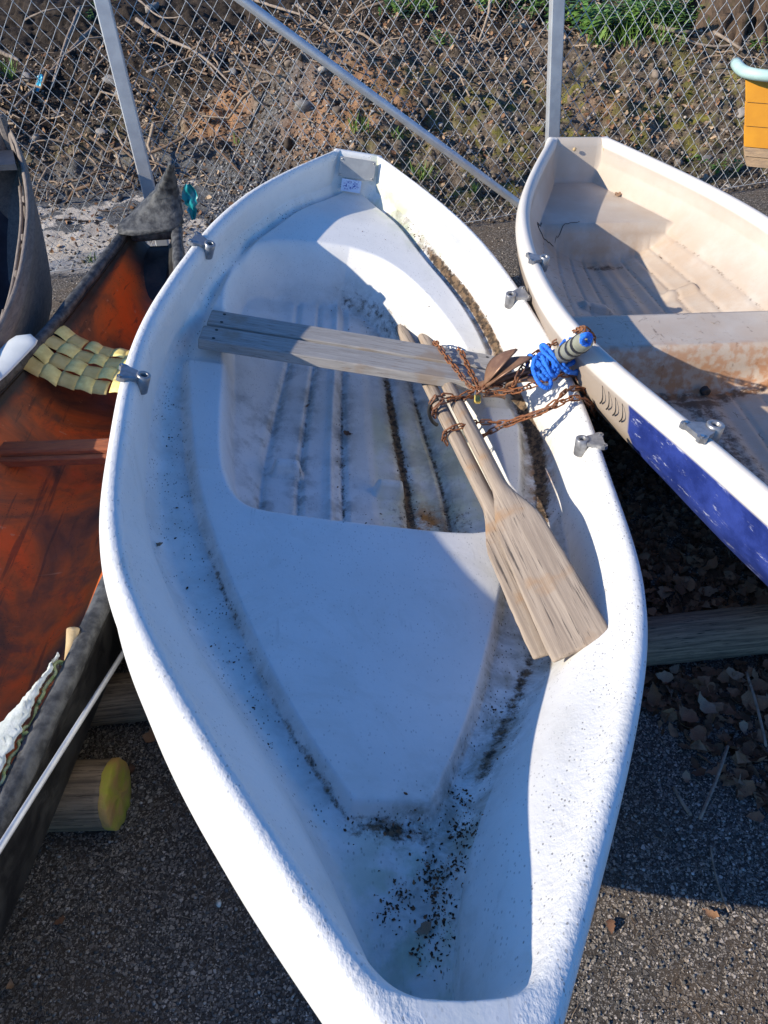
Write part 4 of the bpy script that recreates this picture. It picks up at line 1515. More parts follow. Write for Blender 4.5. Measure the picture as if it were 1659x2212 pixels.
for u in np.linspace(.02, 1, 150):
    p = cloth_pt(u, 1.0)
    ph = u * 80 + 5 * math.sin(u * 17) + 3 * math.sin(u * 41)
    am = .5 + .5 * math.sin(u * 29 + 1)
    hem.append(p + CB.ey * (.001 + .005 * am * math.sin(ph)) + CB.ez * (-.003 + .005 * am * math.cos(ph * .5)) + CB.ax * .006 * am * math.cos(ph))
V, F = tube_vf(np.array(hem), .0045, 5)
obj('frilled_hem', V, F, M['hem'], cl)
p0 = CB.w(CL0 - .03, float(cn_hb(CL0)) - .035, .40)
MB().tube(np.array([p0, p0 + np.array([.01, .02, .035]), p0 + np.array([.016, .035, .062])]), .014, 10).build('wooden_peg', M['palestick'], None)
tag(bpy.data.objects['wooden_peg'], 'short pale wooden peg sticking up beside the cloth on the canoe', 'peg')

# ------------------------------------------------------------------ old grey wooden boat at the left edge
LBF = BoatFrame((-1.60, 3.86), (-1.86, 1.0), 0)


def lb_hb(s): return np.maximum(nat([0, .1, .25, .5, .8, 1.1, 1.45, 2.0, 2.9, 4.0], [.012, .085, .16, .255, .345, .425, .485, .55, .5, .03], s), .012)
def lb_rim(s): return nat([0, .25, .6, 1.1, 2.0, 4.0], [.80, .69, .60, .545, .52, .75], s)
def lb_foot(s): return np.maximum(lb_hb(s) - .035, .008)


def lb_inside(S, L):
    v = np.abs(L) / lb_foot(S)
    fl = .16 + .45 * sstep(.5, .0, S)
    return fl + (lb_rim(S) - .03 - fl) * np.clip(v, 0, 1) ** 2


grey_boat = empty('wooden_boat', (-1.7, 2.7, 0), 'old grey wooden boat with dark interior at the left edge, pointed end to the fence', 'wooden boat')
build_boat(grey_boat, LBF, 'planked_side', M['greyboat'], lb_hb, lb_rim, lambda s: .10 + .5 * float(sstep(.6, 0, s)), lb_inside, np.linspace(.0, 4.0, 140), lb_foot, .03, 50, .035, flare=.7)
# dark lining inside
rows_ = np.linspace(.22, 3.7, 60)
Vl = []
for s in rows_:
    for v in np.linspace(-1, 1, 24):
        l = v * float(lb_foot(s)) * .90
        Vl.append(LBF.w(s, l, float(lb_inside(np.array([s]), np.array([l]))[0]) + .006))
obj('inner_lining', Vl, grid_faces(60, 24), M['navy'], grey_boat)
MB().box(LBF.w(.02, 0, .74), (.034, .05, .20), None, .008).build('stem_post', M['greyboat'], grey_boat, False)
V, F = prism([(-.045, 0), (.045, 0), (.14, .20), (-.14, .20)], -.012, .012)
obj('end_board', V @ np.stack([LBF.ey, LBF.ax, LBF.ez], 1).T + LBF.w(.10, 0, .70), F, M['navy'], grey_boat, False)
for k, (d0, r_) in enumerate(((.055, .008), (.090, .007))):
    for side in (-1, 1):
        pts = np.array([LBF.w(s, side * (float(lb_hb(s)) - .045 - .015 * k - .02 * math.sin(s * 2)), float(lb_rim(s)) - d0) for s in np.linspace(.30 + .15 * k, 2.6, 30)])
        V, F = tube_vf(pts, r_, 5)
        obj('stringer', V, F, M['greyboat'], grey_boat)
for s in np.arange(.4, 2.6, .28):
    for side in (-1, 1):
        pts = np.array([LBF.w(s, side * float(lb_foot(s)) * v, float(lb_inside(np.array([s]), np.array([float(lb_foot(s)) * v]))[0]) + .012) for v in np.linspace(.45, .98, 8)])
        V, F = tube_vf(pts, .011, 5)
        obj('rib', V, F, M['greyboat'], grey_boat)

# ------------------------------------------------------------------ orange boat stern at the right edge
Yb = 3.98
yb = empty('wooden_boat', (at_y(1659, 250, Yb)[0] + .25, Yb, 0), 'orange wooden boat with pale mint rim at the right edge by the fence', 'wooden boat')
edge_px = [(1617, 164), (1614, 240), (1609, 318), (1617, 345)]
ptsE = [at_y(x, y, Yb) for x, y in edge_px]
wid = .95
zs_ = [ptsE[0][2], ptsE[0][2] * .63 + ptsE[2][2] * .37, ptsE[0][2] * .30 + ptsE[2][2] * .70, ptsE[2][2], ptsE[2][2] - .045, ptsE[2][2] - .095]
xsE = [ptsE[0][0], ptsE[0][0] * .6 + ptsE[2][0] * .4, ptsE[0][0] * .3 + ptsE[2][0] * .7, ptsE[2][0], ptsE[2][0] + .012, ptsE[2][0] + .035]
for k in range(5):
    n_ = 12
    V = []
    for t in np.linspace(0, 1, n_):
        for (xx_, zz_, dd) in ((xsE[k], zs_[k], 0.0), (xsE[k + 1] + .0, zs_[k + 1] + .003, -.006)):
            x = xx_ + t * wid
            y = Yb - .62 * t * .35 - .05 * math.sin(t * 1.57) + dd - (.35 - zz_) * .06
            zc_ = zz_ - .06 * t
            V += [(x, y, zc_), (x, y + .016, zc_)]
    V = np.array(V).reshape(n_, 4, 3)[:, [0, 2, 3, 1]]
    F = [tuple(f) for f in grid_faces(n_, 4, True)] + [(3, 2, 1, 0), tuple((n_ - 1) * 4 + i for i in range(4))]
    obj('plank', V.reshape(-1, 3), F, M['orangepaint'] if k < 3 else M['bareplank'], yb, False)
# side running away to the right and the mint rolled rim
rimP = [np.array([xsE[0] - .004, Yb + .16, zs_[0] + .02]), np.array([xsE[0] - .010, Yb + .03, zs_[0] + .012])] + [np.array([xsE[0] + t * wid, Yb - .62 * t * .35 - .05 * math.sin(t * 1.57) - .02, zs_[0] - .06 * t + .01]) for t in np.linspace(.05, 1, 8)]
V, F = tube_vf(spline(rimP, 40), .026, 10)
obj('rim', V, F, M['mint'], yb)
V = []
for t in np.linspace(0, 1, 8):
    for z_, x_ in ((zs_[0], xsE[0]), (zs_[5], xsE[5])):
        V.append((x_ + .004 + .05 * t, Yb + .02 + .15 * t, z_ + 0.02 * t))
obj('side_board', V, grid_faces(8, 2), M['mint'], yb, False)
MB().box((xsE[5] + .45, Yb - .02, zs_[5] / 2 - .005), (.5, .09, zs_[5] - .012), None, .01).build('trestle_block', M['log'], None, False)
tag(bpy.data.objects['trestle_block'], 'timber block carrying the orange boat at the right edge', 'timber')

# ------------------------------------------------------------------ fence
def fpt(x, y):
    """photo pixel on the fence plane"""
    d = ray(x, y); n = np.array([-FN_M, 1, 0])
    return CAM + d * ((FN_C - CAM @ n) / (d @ n))


fence = empty('chain_link_fence', (0, FN_C, 0), 'galvanised chain link fence with square posts in front of the earth bank', 'fence')
fd = np.array([1, FN_M, 0.0]); fd /= np.linalg.norm(fd); fnn = np.array([-fd[1], fd[0], 0])
pitch, zstep, z0, z1 = .0188, .0500, .035, 1.50
F0 = np.array([0, FN_C, 0.0])
nz_ = int((z1 - z0) / zstep)
Vw, Fw, off = [], [], 0
zz_ = z0 + zstep * np.arange(nz_ + 1)
for i in range(-78, 92):
    ph = i % 2
    lat_ = np.where((np.arange(nz_ + 1) + i) % 2 == 0, 0, 1.0)
    xx_ = i * 2 * pitch + (lat_ * 2 - 1) * pitch * 1.03
    dep = np.where((np.arange(nz_ + 1) + i) % 2 == 0, .0022, -.0022)
    jx = .0012 * RNG.normal(size=nz_ + 1)
    sagx = .006 * np.sin(zz_ * 3 + i * .13)
    P = F0 + fd * (xx_ + jx + sagx)[:, None] + fnn * (dep + .012 * np.sin(zz_ * 4 + i * .21))[:, None] + np.array([0, 0, 1.0]) * (zz_ - .012 * np.sin(i * .17))[:, None]
    V, F = tube_vf(P, .0019, 4, False)
    Vw.append(V); Fw.append(np.array(F) + off); off += len(V)
tag(obj('wire_mesh', np.concatenate(Vw), np.concatenate(Fw), M['wire'], fence), kind='stuff')
for zt, r_ in ((z0 + .004, .0022),):
    P = np.array([F0 + fd * u + np.array([0, 0, zt - .012 * math.sin(u / (2 * pitch) * .17)]) - fnn * .004 for u in np.linspace(-4, 6, 80)])
    V, F = tube_vf(P, r_, 5)
    obj('tension_wire', V, F, M['wire'], fence)


def post(x0, y0, x1, y1, w=.066, d=.046):
    A, B = fpt(x0, y0), fpt(x1, y1)
    u = (A - B) / (A[2] - B[2])
    base = B - u * (B[2] + .05); top = B + u * (1.75 - B[2])
    ctr = (base + top) / 2 - fnn * (d / 2 + .006)
    V, F = box_vf((w, d, np.linalg.norm(top - base)), .005)
    zax = (top - base) / np.linalg.norm(top - base)
    xax = fd - zax * (fd @ zax); xax /= np.linalg.norm(xax)
    o = obj('post', V @ np.stack([xax, np.cross(zax, xax), zax], 1).T + ctr, F, M['galv'], fence, False)
    V, F = box_vf((w + .006, d + .006, .012), .003)
    obj('post_cap', V @ np.stack([xax, np.cross(zax, xax), zax], 1).T + top - fnn * (d / 2 + .006) + zax * .006, F, M['galv'], o, False)


post(222, 0, 316, 380)
post(1199, 0, 1189, 295)
A, B = fpt(530, 0), fpt(1115, 432)
A = A - fnn * .085; B = B - fnn * .085
u = (B - A) / np.linalg.norm(B - A)
V, F = tube_vf(np.array([A - u * .62, A, (A + B) / 2, B, B + u * .115]), .0215, 14)
obj('brace_tube', V, F, M['galv'], fence)

# ------------------------------------------------------------------ logs under the boats
def log(P0, P1, r, label, end_mat=None, square=False, seed=0, sink=.0):
    P0, P1 = np.asarray(P0, float), np.asarray(P1, float)
    L = np.linalg.norm(P1 - P0); ax_ = (P1 - P0) / L
    z = np.array([0, 0, 1.0]); z -= ax_ * (z @ ax_); z /= np.linalg.norm(z); y = np.cross(z, ax_)
    root = empty('log', P0, label, 'log')
    rr_ = np.random.default_rng(seed)
    n, m = 30, int(L / .025) + 2
    t = np.linspace(0, L, m)
    V = []
    gro = .5 * np.cumsum(rr_.normal(size=n)); gro -= np.linspace(0, gro[-1], n); gro = gro / (np.abs(gro).max() + 1e-9) * .03
    fine = rr_.normal(size=n) * .014
    for u in t:
        a_ = np.linspace(0, 2 * math.pi, n, endpoint=False)
        e = .55 if square else 1.0
        c, s = np.sign(np.cos(a_)) * np.abs(np.cos(a_)) ** e, np.sign(np.sin(a_)) * np.abs(np.sin(a_)) ** e
        q = r * (1 + gro + fine + .010 * np.sin(u * 9 + a_ * 2) + .006 * rr_.normal(size=n))
        V.append(ax_ * u + (y * (q * c)[:, None] + z * (q * s)[:, None]))
    V = np.array(V).reshape(-1, 3)
    F = [tuple(f) for f in grid_faces(m, n, True)] + [tuple(range(n - 1, -1, -1)), tuple(range((m - 1) * n, m * n))]
    Rl = np.stack([ax_, y, z], 1)
    me = make_mesh('trunk_piece', V @ Rl, F, M['log'], True)         # grain runs along local x
    o = bpy.data.objects.new('trunk_piece', me)
    COL.objects.link(o); o.parent = root
    o.rotation_euler = Matrix(Rl.tolist()).to_euler()
    if end_mat:
        a_ = np.linspace(0, 2 * math.pi, n, endpoint=False)
        rings = []
        for k, f_ in enumerate((1.0, 1.0, .97, .7, .4, .12)):
            x_ = (L - .012, L + .004, L + .007, L + .008, L + .008, L + .008)[k]
            q = r * f_ * (1 + (gro + fine) * f_ + (.012 if k < 2 else 0) + .005 * rr_.normal(size=n))
            rings.append(ax_ * (x_ + .0015 * rr_.normal(size=n))[:, None] + y * (q * np.cos(a_))[:, None] + z * (q * np.sin(a_))[:, None])
        V = np.array(rings).reshape(-1, 3) + P0
        obj('cut_end', V, [tuple(f) for f in grid_faces(6, n, True)] + [tuple(range(5 * n, 6 * n))], end_mat, root)
    return root


def gz1(p): return float(ground_z(p[0], p[1]))


# long bearer under the white and the cream boat
rL = .066
a0 = at_z(275, 1480, .115); a1 = at_z(1540, 1345, .115)
dv = (a1 - a0) / np.linalg.norm(a1 - a0)
log([*(a0 - dv * .55)[:2], rL - .004], [*(a1 + dv * 1.1)[:2], rL - .004], rL, 'long grey weathered log lying under the white boat and the cream boat', None, False, 3)
e1 = at_z(252, 1715, .072)
e0 = at_z(-40, 1715, .072) + np.array([-.7, .02, 0])
log([e0[0], e0[1], .074], [e1[0], e1[1], .074], .078, 'short brown log with a mossy yellow sawn end beside the black canoe', M['logend'], False, 4)
log([-1.5, 2.88, .058], [1.9, 3.02, .058], .062, 'dark log lying under the sterns of the white and cream boats', None, True, 5)

# thin steel rod leaning by the canoe
A, B = at_z(278, 1392, .30), at_z(-25, 1870, .60)
MB().tube(np.array([A + (A - B) * .35, A, B, B + (B - A) * .35]), .0062, 10).build('steel_rod', M['galv'])
tag(bpy.data.objects['steel_rod'], 'thin grey steel rod leaning between the black canoe and the white boat', 'rod')

# ------------------------------------------------------------------ chain, padlock, anchor, rope, float
def link_proto():
    r, w, l = .0027, .0074, .0125
    pts = []
    for a_ in np.linspace(-math.pi / 2, math.pi / 2, 7): pts.append((l + w * math.cos(a_), w * math.sin(a_), 0))
    for a_ in np.linspace(math.pi / 2, 3 * math.pi / 2, 7): pts.append((-l + w * math.cos(a_), w * math.sin(a_), 0))
    P = np.array(pts); n = len(P); m = 6
    T = np.roll(P, -1, 0) - np.roll(P, 1, 0); T /= np.linalg.norm(T, axis=1)[:, None]
    B = np.array([0, 0, 1.0]); N = np.cross(B, T)
    a_ = np.linspace(0, 2 * math.pi, m, endpoint=False)
    V = P[:, None] + r * (np.cos(a_)[None, :, None] * N[:, None] + np.sin(a_)[None, :, None] * B[None, None])
    F = []
    for i in range(n):
        for j in range(m):
            F.append((i * m + j, i * m + (j + 1) % m, ((i + 1) % n) * m + (j + 1) % m, ((i + 1) % n) * m + j))
    return make_mesh('chain_link', V.reshape(-1, 3), F, M['rust'], True)


LINK = link_proto()
chain = empty('rusty_chain', WB.w(1.15, .45, .5), 'rusty brown chain looped round the oars, bench boards and right gunwale', 'chain')


def lay_chain(pts, phase=0):
    P = spline(pts, 400)
    L = np.r_[0, np.cumsum(np.linalg.norm(np.diff(P, axis=0), axis=1))]
    n = max(2, int(L[-1] / .0268))
    u = (np.arange(n) + .5) * L[-1] / n
    C = np.stack([np.interp(u, L, P[:, k]) for k in range(3)], -1)
    C2 = np.stack([np.interp(np.minimum(u + .006, L[-1]), L, P[:, k]) for k in range(3)], -1)
    C1 = np.stack([np.interp(np.maximum(u - .006, 0), L, P[:, k]) for k in range(3)], -1)
    for i in range(n):
        x = C2[i] - C1[i]; x /= np.linalg.norm(x)
        z = WB.ez - x * (WB.ez @ x); z /= np.linalg.norm(z); y = np.cross(z, x)
        th = (math.radians(45) if (i + phase) % 2 else math.radians(-45)) + .25 * RNG.normal()
        c, s = math.cos(th), math.sin(th)
        o = bpy.data.objects.new('chain_link', LINK)
        COL.objects.link(o); o.parent = chain
        o.location = Vector(C[i]) - chain.location
        o.rotation_euler = Matrix(np.stack([x, y * c + z * s, z * c - y * s], 1).tolist()).to_euler()


hB = BENCH_H + .006
def q(x, y, h):
    # the pile near the outer end climbs onto the cream boat's rim
    return wbp(x, y, h + .165 * float(sstep(1222, 1268, x)) * float(sstep(782, 748, y)))
rimh = float(wb_rim(1.2))
K = q(1034, 840, hB + .03)
lay_chain([q(938, 744, hB - .05), q(944, 743, hB), q(965, 772, hB), q(992, 806, hB), q(1016, 834, hB + .008), K])
lay_chain([q(986, 757, hB - .02), q(993, 756, hB), q(1008, 785, hB), q(1026, 822, hB + .008), q(1036, 842, hB + .02)], 1)
lay_chain([q(1110, 832, rimh - .02), q(1126, 800, rimh), q(1146, 775, rimh + .02), q(1170, 757, rimh + .035), q(1209, 735, rimh + .05), q(1246, 715, rimh + .06), q(1266, 712, rimh + .055), q(1277, 722, rimh + .03), q(1281, 738, rimh - .02)])
lay_chain([K, q(1072, 848, hB + .03), q(1120, 843, hB + .07), q(1155, 830, rimh - .02), q(1193, 817, rimh + .008), q(1225, 809, rimh + .012), q(1252, 821, rimh - .004), q(1262, 838, rimh - .05)], 1)
lay_chain([q(1030, 850, hB + .02), q(1050, 836, hB + .045), q(1075, 833, hB + .05), q(1098, 838, hB + .05), q(1118, 848, hB + .05)])
lay_chain([K, q(1010, 850, hB + .01), q(993, 857, hB), q(961, 855, hB), q(938, 860, hB), q(931, 874, hB - .03), q(940, 892, hB - .07)], 1)
lay_chain([q(1030, 848, hB + .005), q(1000, 862, hB - .004), q(960, 866, hB - .004), q(942, 880, hB - .02), q(938, 900, hB - .07)])
lay_chain([q(966, 958, .39), q(960, 944, .42), q(968, 930, .447), q(990, 922, .462), q(1016, 915, .466), q(1057, 912, .46), q(1098, 912, .48), q(1136, 900, .52), q(1168, 890, rimh - .05), q(1200, 868, rimh - .01), q(1216, 850, rimh + .006), q(1241, 839, rimh + .008), q(1262, 843, rimh - .006), q(1274, 858, rimh - .05)])
lay_chain([q(1030, 950, .39), q(1042, 943, .41), q(1072, 926, .45), q(1118, 908, .50), q(1155, 894, rimh - .06), q(1192, 880, rimh - .02), q(1231, 862, rimh + .005), q(1260, 862, rimh), q(1276, 876, rimh - .03), q(1284, 896, rimh - .09)], 1)

# padlock
pk = q(1031, 862, hB + .012)
lock = empty('padlock', pk, 'small brass padlock hanging from the knot of the rusty chain', 'padlock')
Rl = np.stack([WB.ey, WB.ez * .55 - WB.ax * .83, np.cross(WB.ey, WB.ez * .55 - WB.ax * .83)], 1)
V, F = box_vf((.021, .027, .012), .0025)
obj('body', V @ Rl.T + pk, F, M['brass'], lock, False)
sh = np.array([(-.0065, .012, 0), (-.0065, .024, 0), (-.0045, .030, 0), (0, .032, 0), (.0045, .030, 0), (.0065, .024, 0), (.0065, .012, 0)])
V, F = tube_vf(spline(sh @ Rl.T + pk, 24), .0022, 8)
obj('shackle', V, F, M['screw'], lock)

# folding anchor: stock and leaf-shaped flukes folded back along the shank
anc = empty('anchor', q(1040, 832, hB + .03), 'rusty brown folding anchor with leaf shaped flukes lying on the right gunwale', 'anchor')
A0, A1 = q(1036, 834, hB + .030), q(1225, 775, rimh + .045)
V, F = tube_vf(np.array([A0, (A0 + A1) / 2, A1]), [.014, .011, .011], 10)
M['anchor'] = mat_plain('brown_anchor_paint', (.30, .17, .10), (.19, .10, .06), 30, .42, .2, .3)
obj('shank', V, F, M['anchor'], anc)


def fluke(base, tip, width, up, name='fluke'):
    base, tip, up = np.asarray(base, float), np.asarray(tip, float), np.asarray(up, float)
    d = tip - base; L = np.linalg.norm(d); d /= L
    up = up - d * (up @ d); up /= np.linalg.norm(up); x = np.cross(d, up)
    V = []
    n = 14
    for t in np.linspace(0, 1, n):
        w = width * (.16 + .84 * math.sin(math.pi * min(1, max(0, (t - .05) / .95)) ** .85)) * (1 if t < .98 else .2) * .5
        arch = .10 * L * math.sin(math.pi * t)
        for k in range(8):
            a_ = 2 * math.pi * k / 8
            V.append(base + d * t * L + up * arch + x * w * math.cos(a_) + up * (.0060 * math.sin(a_) + .30 * w * math.cos(a_) ** 2))
    return obj(name, V, [tuple(f) for f in grid_faces(n, 8, True)] + [tuple(range(7, -1, -1)), tuple(range((n - 1) * 8, n * 8))], M['anchor'], anc)


fluke(q(1046, 832, hB + .045), q(1117, 754, rimh + .045), .062, WB.ez)
fluke(q(1050, 836, hB + .045), q(1150, 772, rimh + .035), .070, WB.ez)
fluke(q(1088, 842, hB + .03), q(1160, 822, rimh - .010), .066, WB.ez)
fluke(q(1044, 856, hB + .005), q(1092, 860, hB + .0), .03, WB.ez)

# end float
fp0, fp1 = q(1205, 772, rimh + .050), q(1268, 734, rimh + .072)
flo = empty('float', fp0, 'grey green cylindrical float with dark bands tied with blue rope over the right gunwale', 'float')
d_ = (fp1 - fp0); Lf = np.linalg.norm(d_)
tt = np.array([0, .04, .12, .5, .8, .93, .985, 1.0])
M['float'] = mat_plain('khaki_plastic', (.30, .30, .22), (.22, .22, .17), 25, .5, .1)
V, F = tube_vf(np.array([fp0 + d_ * t for t in tt]), np.array([.4, .8, 1, 1, 1, .92, .70, .3]) * .026, 16)
obj('body', V, F, M['float'], flo)
for t in (.38, .62, .80):
    V, F = tube_vf(np.array([fp0 + d_ * (t - .035), fp0 + d_ * (t - .03), fp0 + d_ * (t + .03), fp0 + d_ * (t + .035)]), np.array([.9, 1.03, 1.03, .9]) * .0268, 16)
    obj('band', V, F, M['black'], flo)

# blue rope: a hank wound round the shank plus loose loops
mb_pts = []
rope = empty('mooring_rope', q(1185, 790, rimh + .03), 'bright blue braided rope wound in a hank over the right gunwale', 'rope')
sd_ = A1 - A0; sd_n = sd_ / np.linalg.norm(sd_)
upv = WB.ez - sd_n * (WB.ez @ sd_n); upv /= np.linalg.norm(upv); rv = np.cross(sd_n, upv)
rr2 = np.random.default_rng(12)
for k in range(420):                                              # wrapped turns
    t = k / 420
    ang = t * 11 * 2 * math.pi
    c0 = A0 + sd_ * (.60 + .26 * t + .05 * math.sin(ang * .37))
    rad = .036 + .007 * math.sin(ang * .53 + 1) + .004 * math.sin(ang * 1.7)
    mb_pts.append(c0 + upv * rad * math.cos(ang) * .95 + rv * rad * 1.05 * math.sin(ang) + sd_n * .016 * math.sin(ang + 1.0))
rr3 = spline(np.array(mb_pts)[::3], 420)
V, F = tube_vf(rr3, .0058, 8)
obj('wound_turns', V, F, M['rope'], rope)
loops = [[(1160, 800, .03), (1152, 785, .055), (1165, 768, .07), (1180, 790, .06), (1195, 812, .04), (1205, 800, .05), (1190, 775, .075), (1172, 757, .07), (1170, 745, .07), (1190, 760, .085), (1205, 790, .06)],
         [(1180, 815, .03), (1205, 770, .075), (1216, 742, .085), (1228, 732, .085), (1238, 742, .08), (1222, 752, .08), (1212, 775, .07), (1225, 798, .05), (1248, 806, .02), (1264, 796, .012), (1267, 784, .02), (1255, 776, .04), (1238, 782, .055), (1222, 792, .055)],
         [(1195, 800, .05), (1225, 790, .05), (1250, 782, .04), (1263, 790, .02), (1250, 800, .03), (1225, 803, .045), (1205, 790, .06), (1190, 800, .05), (1178, 820, .03), (1168, 808, .04)],
         [(1150, 790, .04), (1160, 820, .03), (1178, 838, .015), (1190, 830, .02), (1175, 800, .05), (1160, 780, .06)],
         [(1240, 742, .08), (1256, 728, .095), (1268, 722, .09), (1276, 732, .07), (1270, 744, .06), (1258, 738, .09), (1262, 726, .10), (1274, 728, .085), (1272, 742, .06)]]
for lp in loops:
    P = spline([q(x, y, rimh + dh) for x, y, dh in lp], 110)
    P = P + .0012 * np.stack([np.sin(np.arange(110) * 1.9), np.cos(np.arange(110) * 1.6), np.sin(np.arange(110) * 2.2)], 1)
    V, F = tube_vf(P, .0064, 8)
    obj('loose_loop', V, F, M['rope'], rope)
# black rubber strap round the oars
P = spline([q(946, 862, hB + .004), q(931, 872, hB - .02), q(927, 890, hB - .05), q(934, 910, hB - .09), q(944, 918, hB - .11)], 24)
MB().tube(P, .006, 8).build('rubber_strap', M['black'])
tag(bpy.data.objects['rubber_strap'], 'black rubber strap hooked round the oar shafts at the bench', 'strap')

# ------------------------------------------------------------------ leaf crumbs and leaves in the white boat
def wb_scatter(name, SL, sc_, mat, variants, seed, label, tilt=.35):
    SL = np.asarray(SL)
    h = wb_height(SL[:, 0], SL[:, 1])
    scatter(name, variants, WB.w(SL[:, 0], SL[:, 1], h + .0012), sc_, mat, tilt, seed, label=label)


cr_ = np.random.default_rng(31)
pts = []
for (s, l, ss, sl, n_) in ((2.655, .0, .012, .05, 60), (2.60, .13, .02, .010, 60), (2.665, .115, .016, .012, 90), (2.70, .13, .020, .015, 60), (2.74, .055, .010, .010, 50), (2.76, .075, .035, .010, 60), (2.80, .058, .045, .009, 190), (2.775, .005, .014, .010, 60), (2.795, -.02, .012, .008, 50),
                           (2.85, .035, .018, .010, 50), (2.735, .10, .012, .010, 50), (2.70, .06, .08, .06, 60), (2.45, .24, .10, .018, 60), (2.2, .40, .15, .022, 40)):
    pts.append(np.c_[cr_.normal(s, ss, n_), cr_.normal(l, sl, n_)])
for l0, n_ in ((.19, 240), (-.018, 90), (.305, 70)):
    s = cr_.uniform(1.1, 1.78, n_); pts.append(np.c_[s, floor_l(l0, s) + cr_.normal(0, .012, n_)])
s = cr_.uniform(1.45, 1.76, 120); pts.append(np.c_[s, cr_.uniform(.03, .37, 120)])
s = cr_.uniform(.25, 2.0, 420); pts.append(np.c_[s, (wb_foot(s, True) * .62 + wb_groove(s, True) * .38) + cr_.normal(0, .008, 420)])
s = cr_.uniform(1.0, 2.5, 70); pts.append(np.c_[s, -(wb_foot(s) + wb_groove(s)) / 2 + cr_.normal(0, .012, 70)])
s = cr_.uniform(.3, 2.7, 22); pts.append(np.c_[s, cr_.uniform(-.4, .4, 22) * wb_groove(s)])
s = cr_.uniform(.53, .72, 110); l_c = cr_.uniform(-.08, .28, 110); pts.append(np.c_[s + .5 * np.maximum(l_c, 0), l_c])
SL = np.concatenate(pts)
SL = SL[(SL[:, 0] > .1) & (SL[:, 0] < 2.95) & (np.abs(SL[:, 1]) < wb_foot(SL[:, 0]) + .02)]
wb_scatter('leaf_crumbs', SL, .0022 + .0075 * cr_.random(len(SL)) ** 3, M['crumb'], LEAVES, 32, 'brown leaf crumbs and mud collected in the white boat')


def one_leaf(P, size, rot, label, group, variant=0, mat=None, cat='leaf', name='dead_leaf'):
    me = LEAF_ME[variant]
    o = bpy.data.objects.new(name, me)
    COL.objects.link(o)
    o.location = tuple(P); o.rotation_euler = rot; o.scale = (size,) * 3
    return tag(o, label, cat, group)


LEAF_ME = []
for k in range(6):
    V, F = leaf_vf(40 + k, 1.0, .66, 1.1)
    LEAF_ME.append(make_mesh('dead_leaf', V, F, M['leaf'], False))
for (x, y, sz, lab) in ((663, 881, .022, 'dark withered leaf in the floor groove left of the boat centre line'), (751, 941, .034, 'dark curled leaf lying on the white boat floor in the middle'),
                        (343, 1182, .026, 'reddish leaf scrap on the left side bench of the white boat'), (915, 2012, .030, 'brown leaf on the right slope inside the white bow')):
    s_, l_, h_ = on_wb(x, y)
    one_leaf(WB.w(s_, l_, h_ + .006), sz, (.2, .15, x * .1), lab, None, int(x) % 6)
s_, l_ = RB.hit(1336, 422, .395)
one_leaf(RB.w(s_, l_, float(rb_inside(np.array([s_]), np.array([l_]))[0]) + .008), .045, (.3, -.1, .4), 'single brown leaf on the stern bench of the cream boat', None, 2)
pts = rb_drop(RB.w(cr_.uniform(.65, 1.9, 260), cr_.uniform(-.36, .12, 260), np.zeros(260) + .3), .0015)
scatter('needle_litter', twig_variants(4, 33), pts, .012 + .02 * cr_.random(260), M['needle'], .15, 34, label='brown needles and bits of twig lying in the cream boat')

# ------------------------------------------------------------------ leaf litter right of the white boat
lr = np.random.default_rng(77)
cand = []
while len(cand) < 300:
    x = lr.uniform(.45, 1.22); y = lr.uniform(.72, 1.62)
    p = (x - .05 * 0, y)
    edge_ = .74 + .50 * (1 - float(sstep(.50, .92, x)))
    if y < edge_ + .08 * lr.normal(): continue
    if abs(y - (1.30 + .03 * (x - .8))) < .085: continue
    cand.append(p)
for k, (x, y) in enumerate(cand):
    pile = .035 * float(sstep(.0, .2, y - .85)) * lr.random()
    one_leaf((x, y, gz1((x, y)) + .008 + pile), .032 + .035 * lr.random(), (.45 * lr.normal(), .45 * lr.normal(), lr.random() * 6.28),
             'dead brown leaf in the pile drifted against the log right of the white boat', 'dead leaves drifted beside the log', k % 6)
P2 = np.c_[lr.uniform(.40, 1.3, 5200), lr.uniform(.74, 2.5, 5200)]
keep = (P2[:, 1] > .77 + .5 * (1 - sstep(.50, .92, P2[:, 0])) + .06 * lr.normal(size=5200)) & (np.abs(P2[:, 1] - 1.30 - .03 * (P2[:, 0] - .8)) > .08)
P2 = P2[keep]
scatter('leaf_litter', LEAVES, over_ground(P2, .006), .022 + .030 * lr.random(len(P2)), M['litter'], .45, 78, label='dark brown leaf litter lying in the shade right of the white boat')
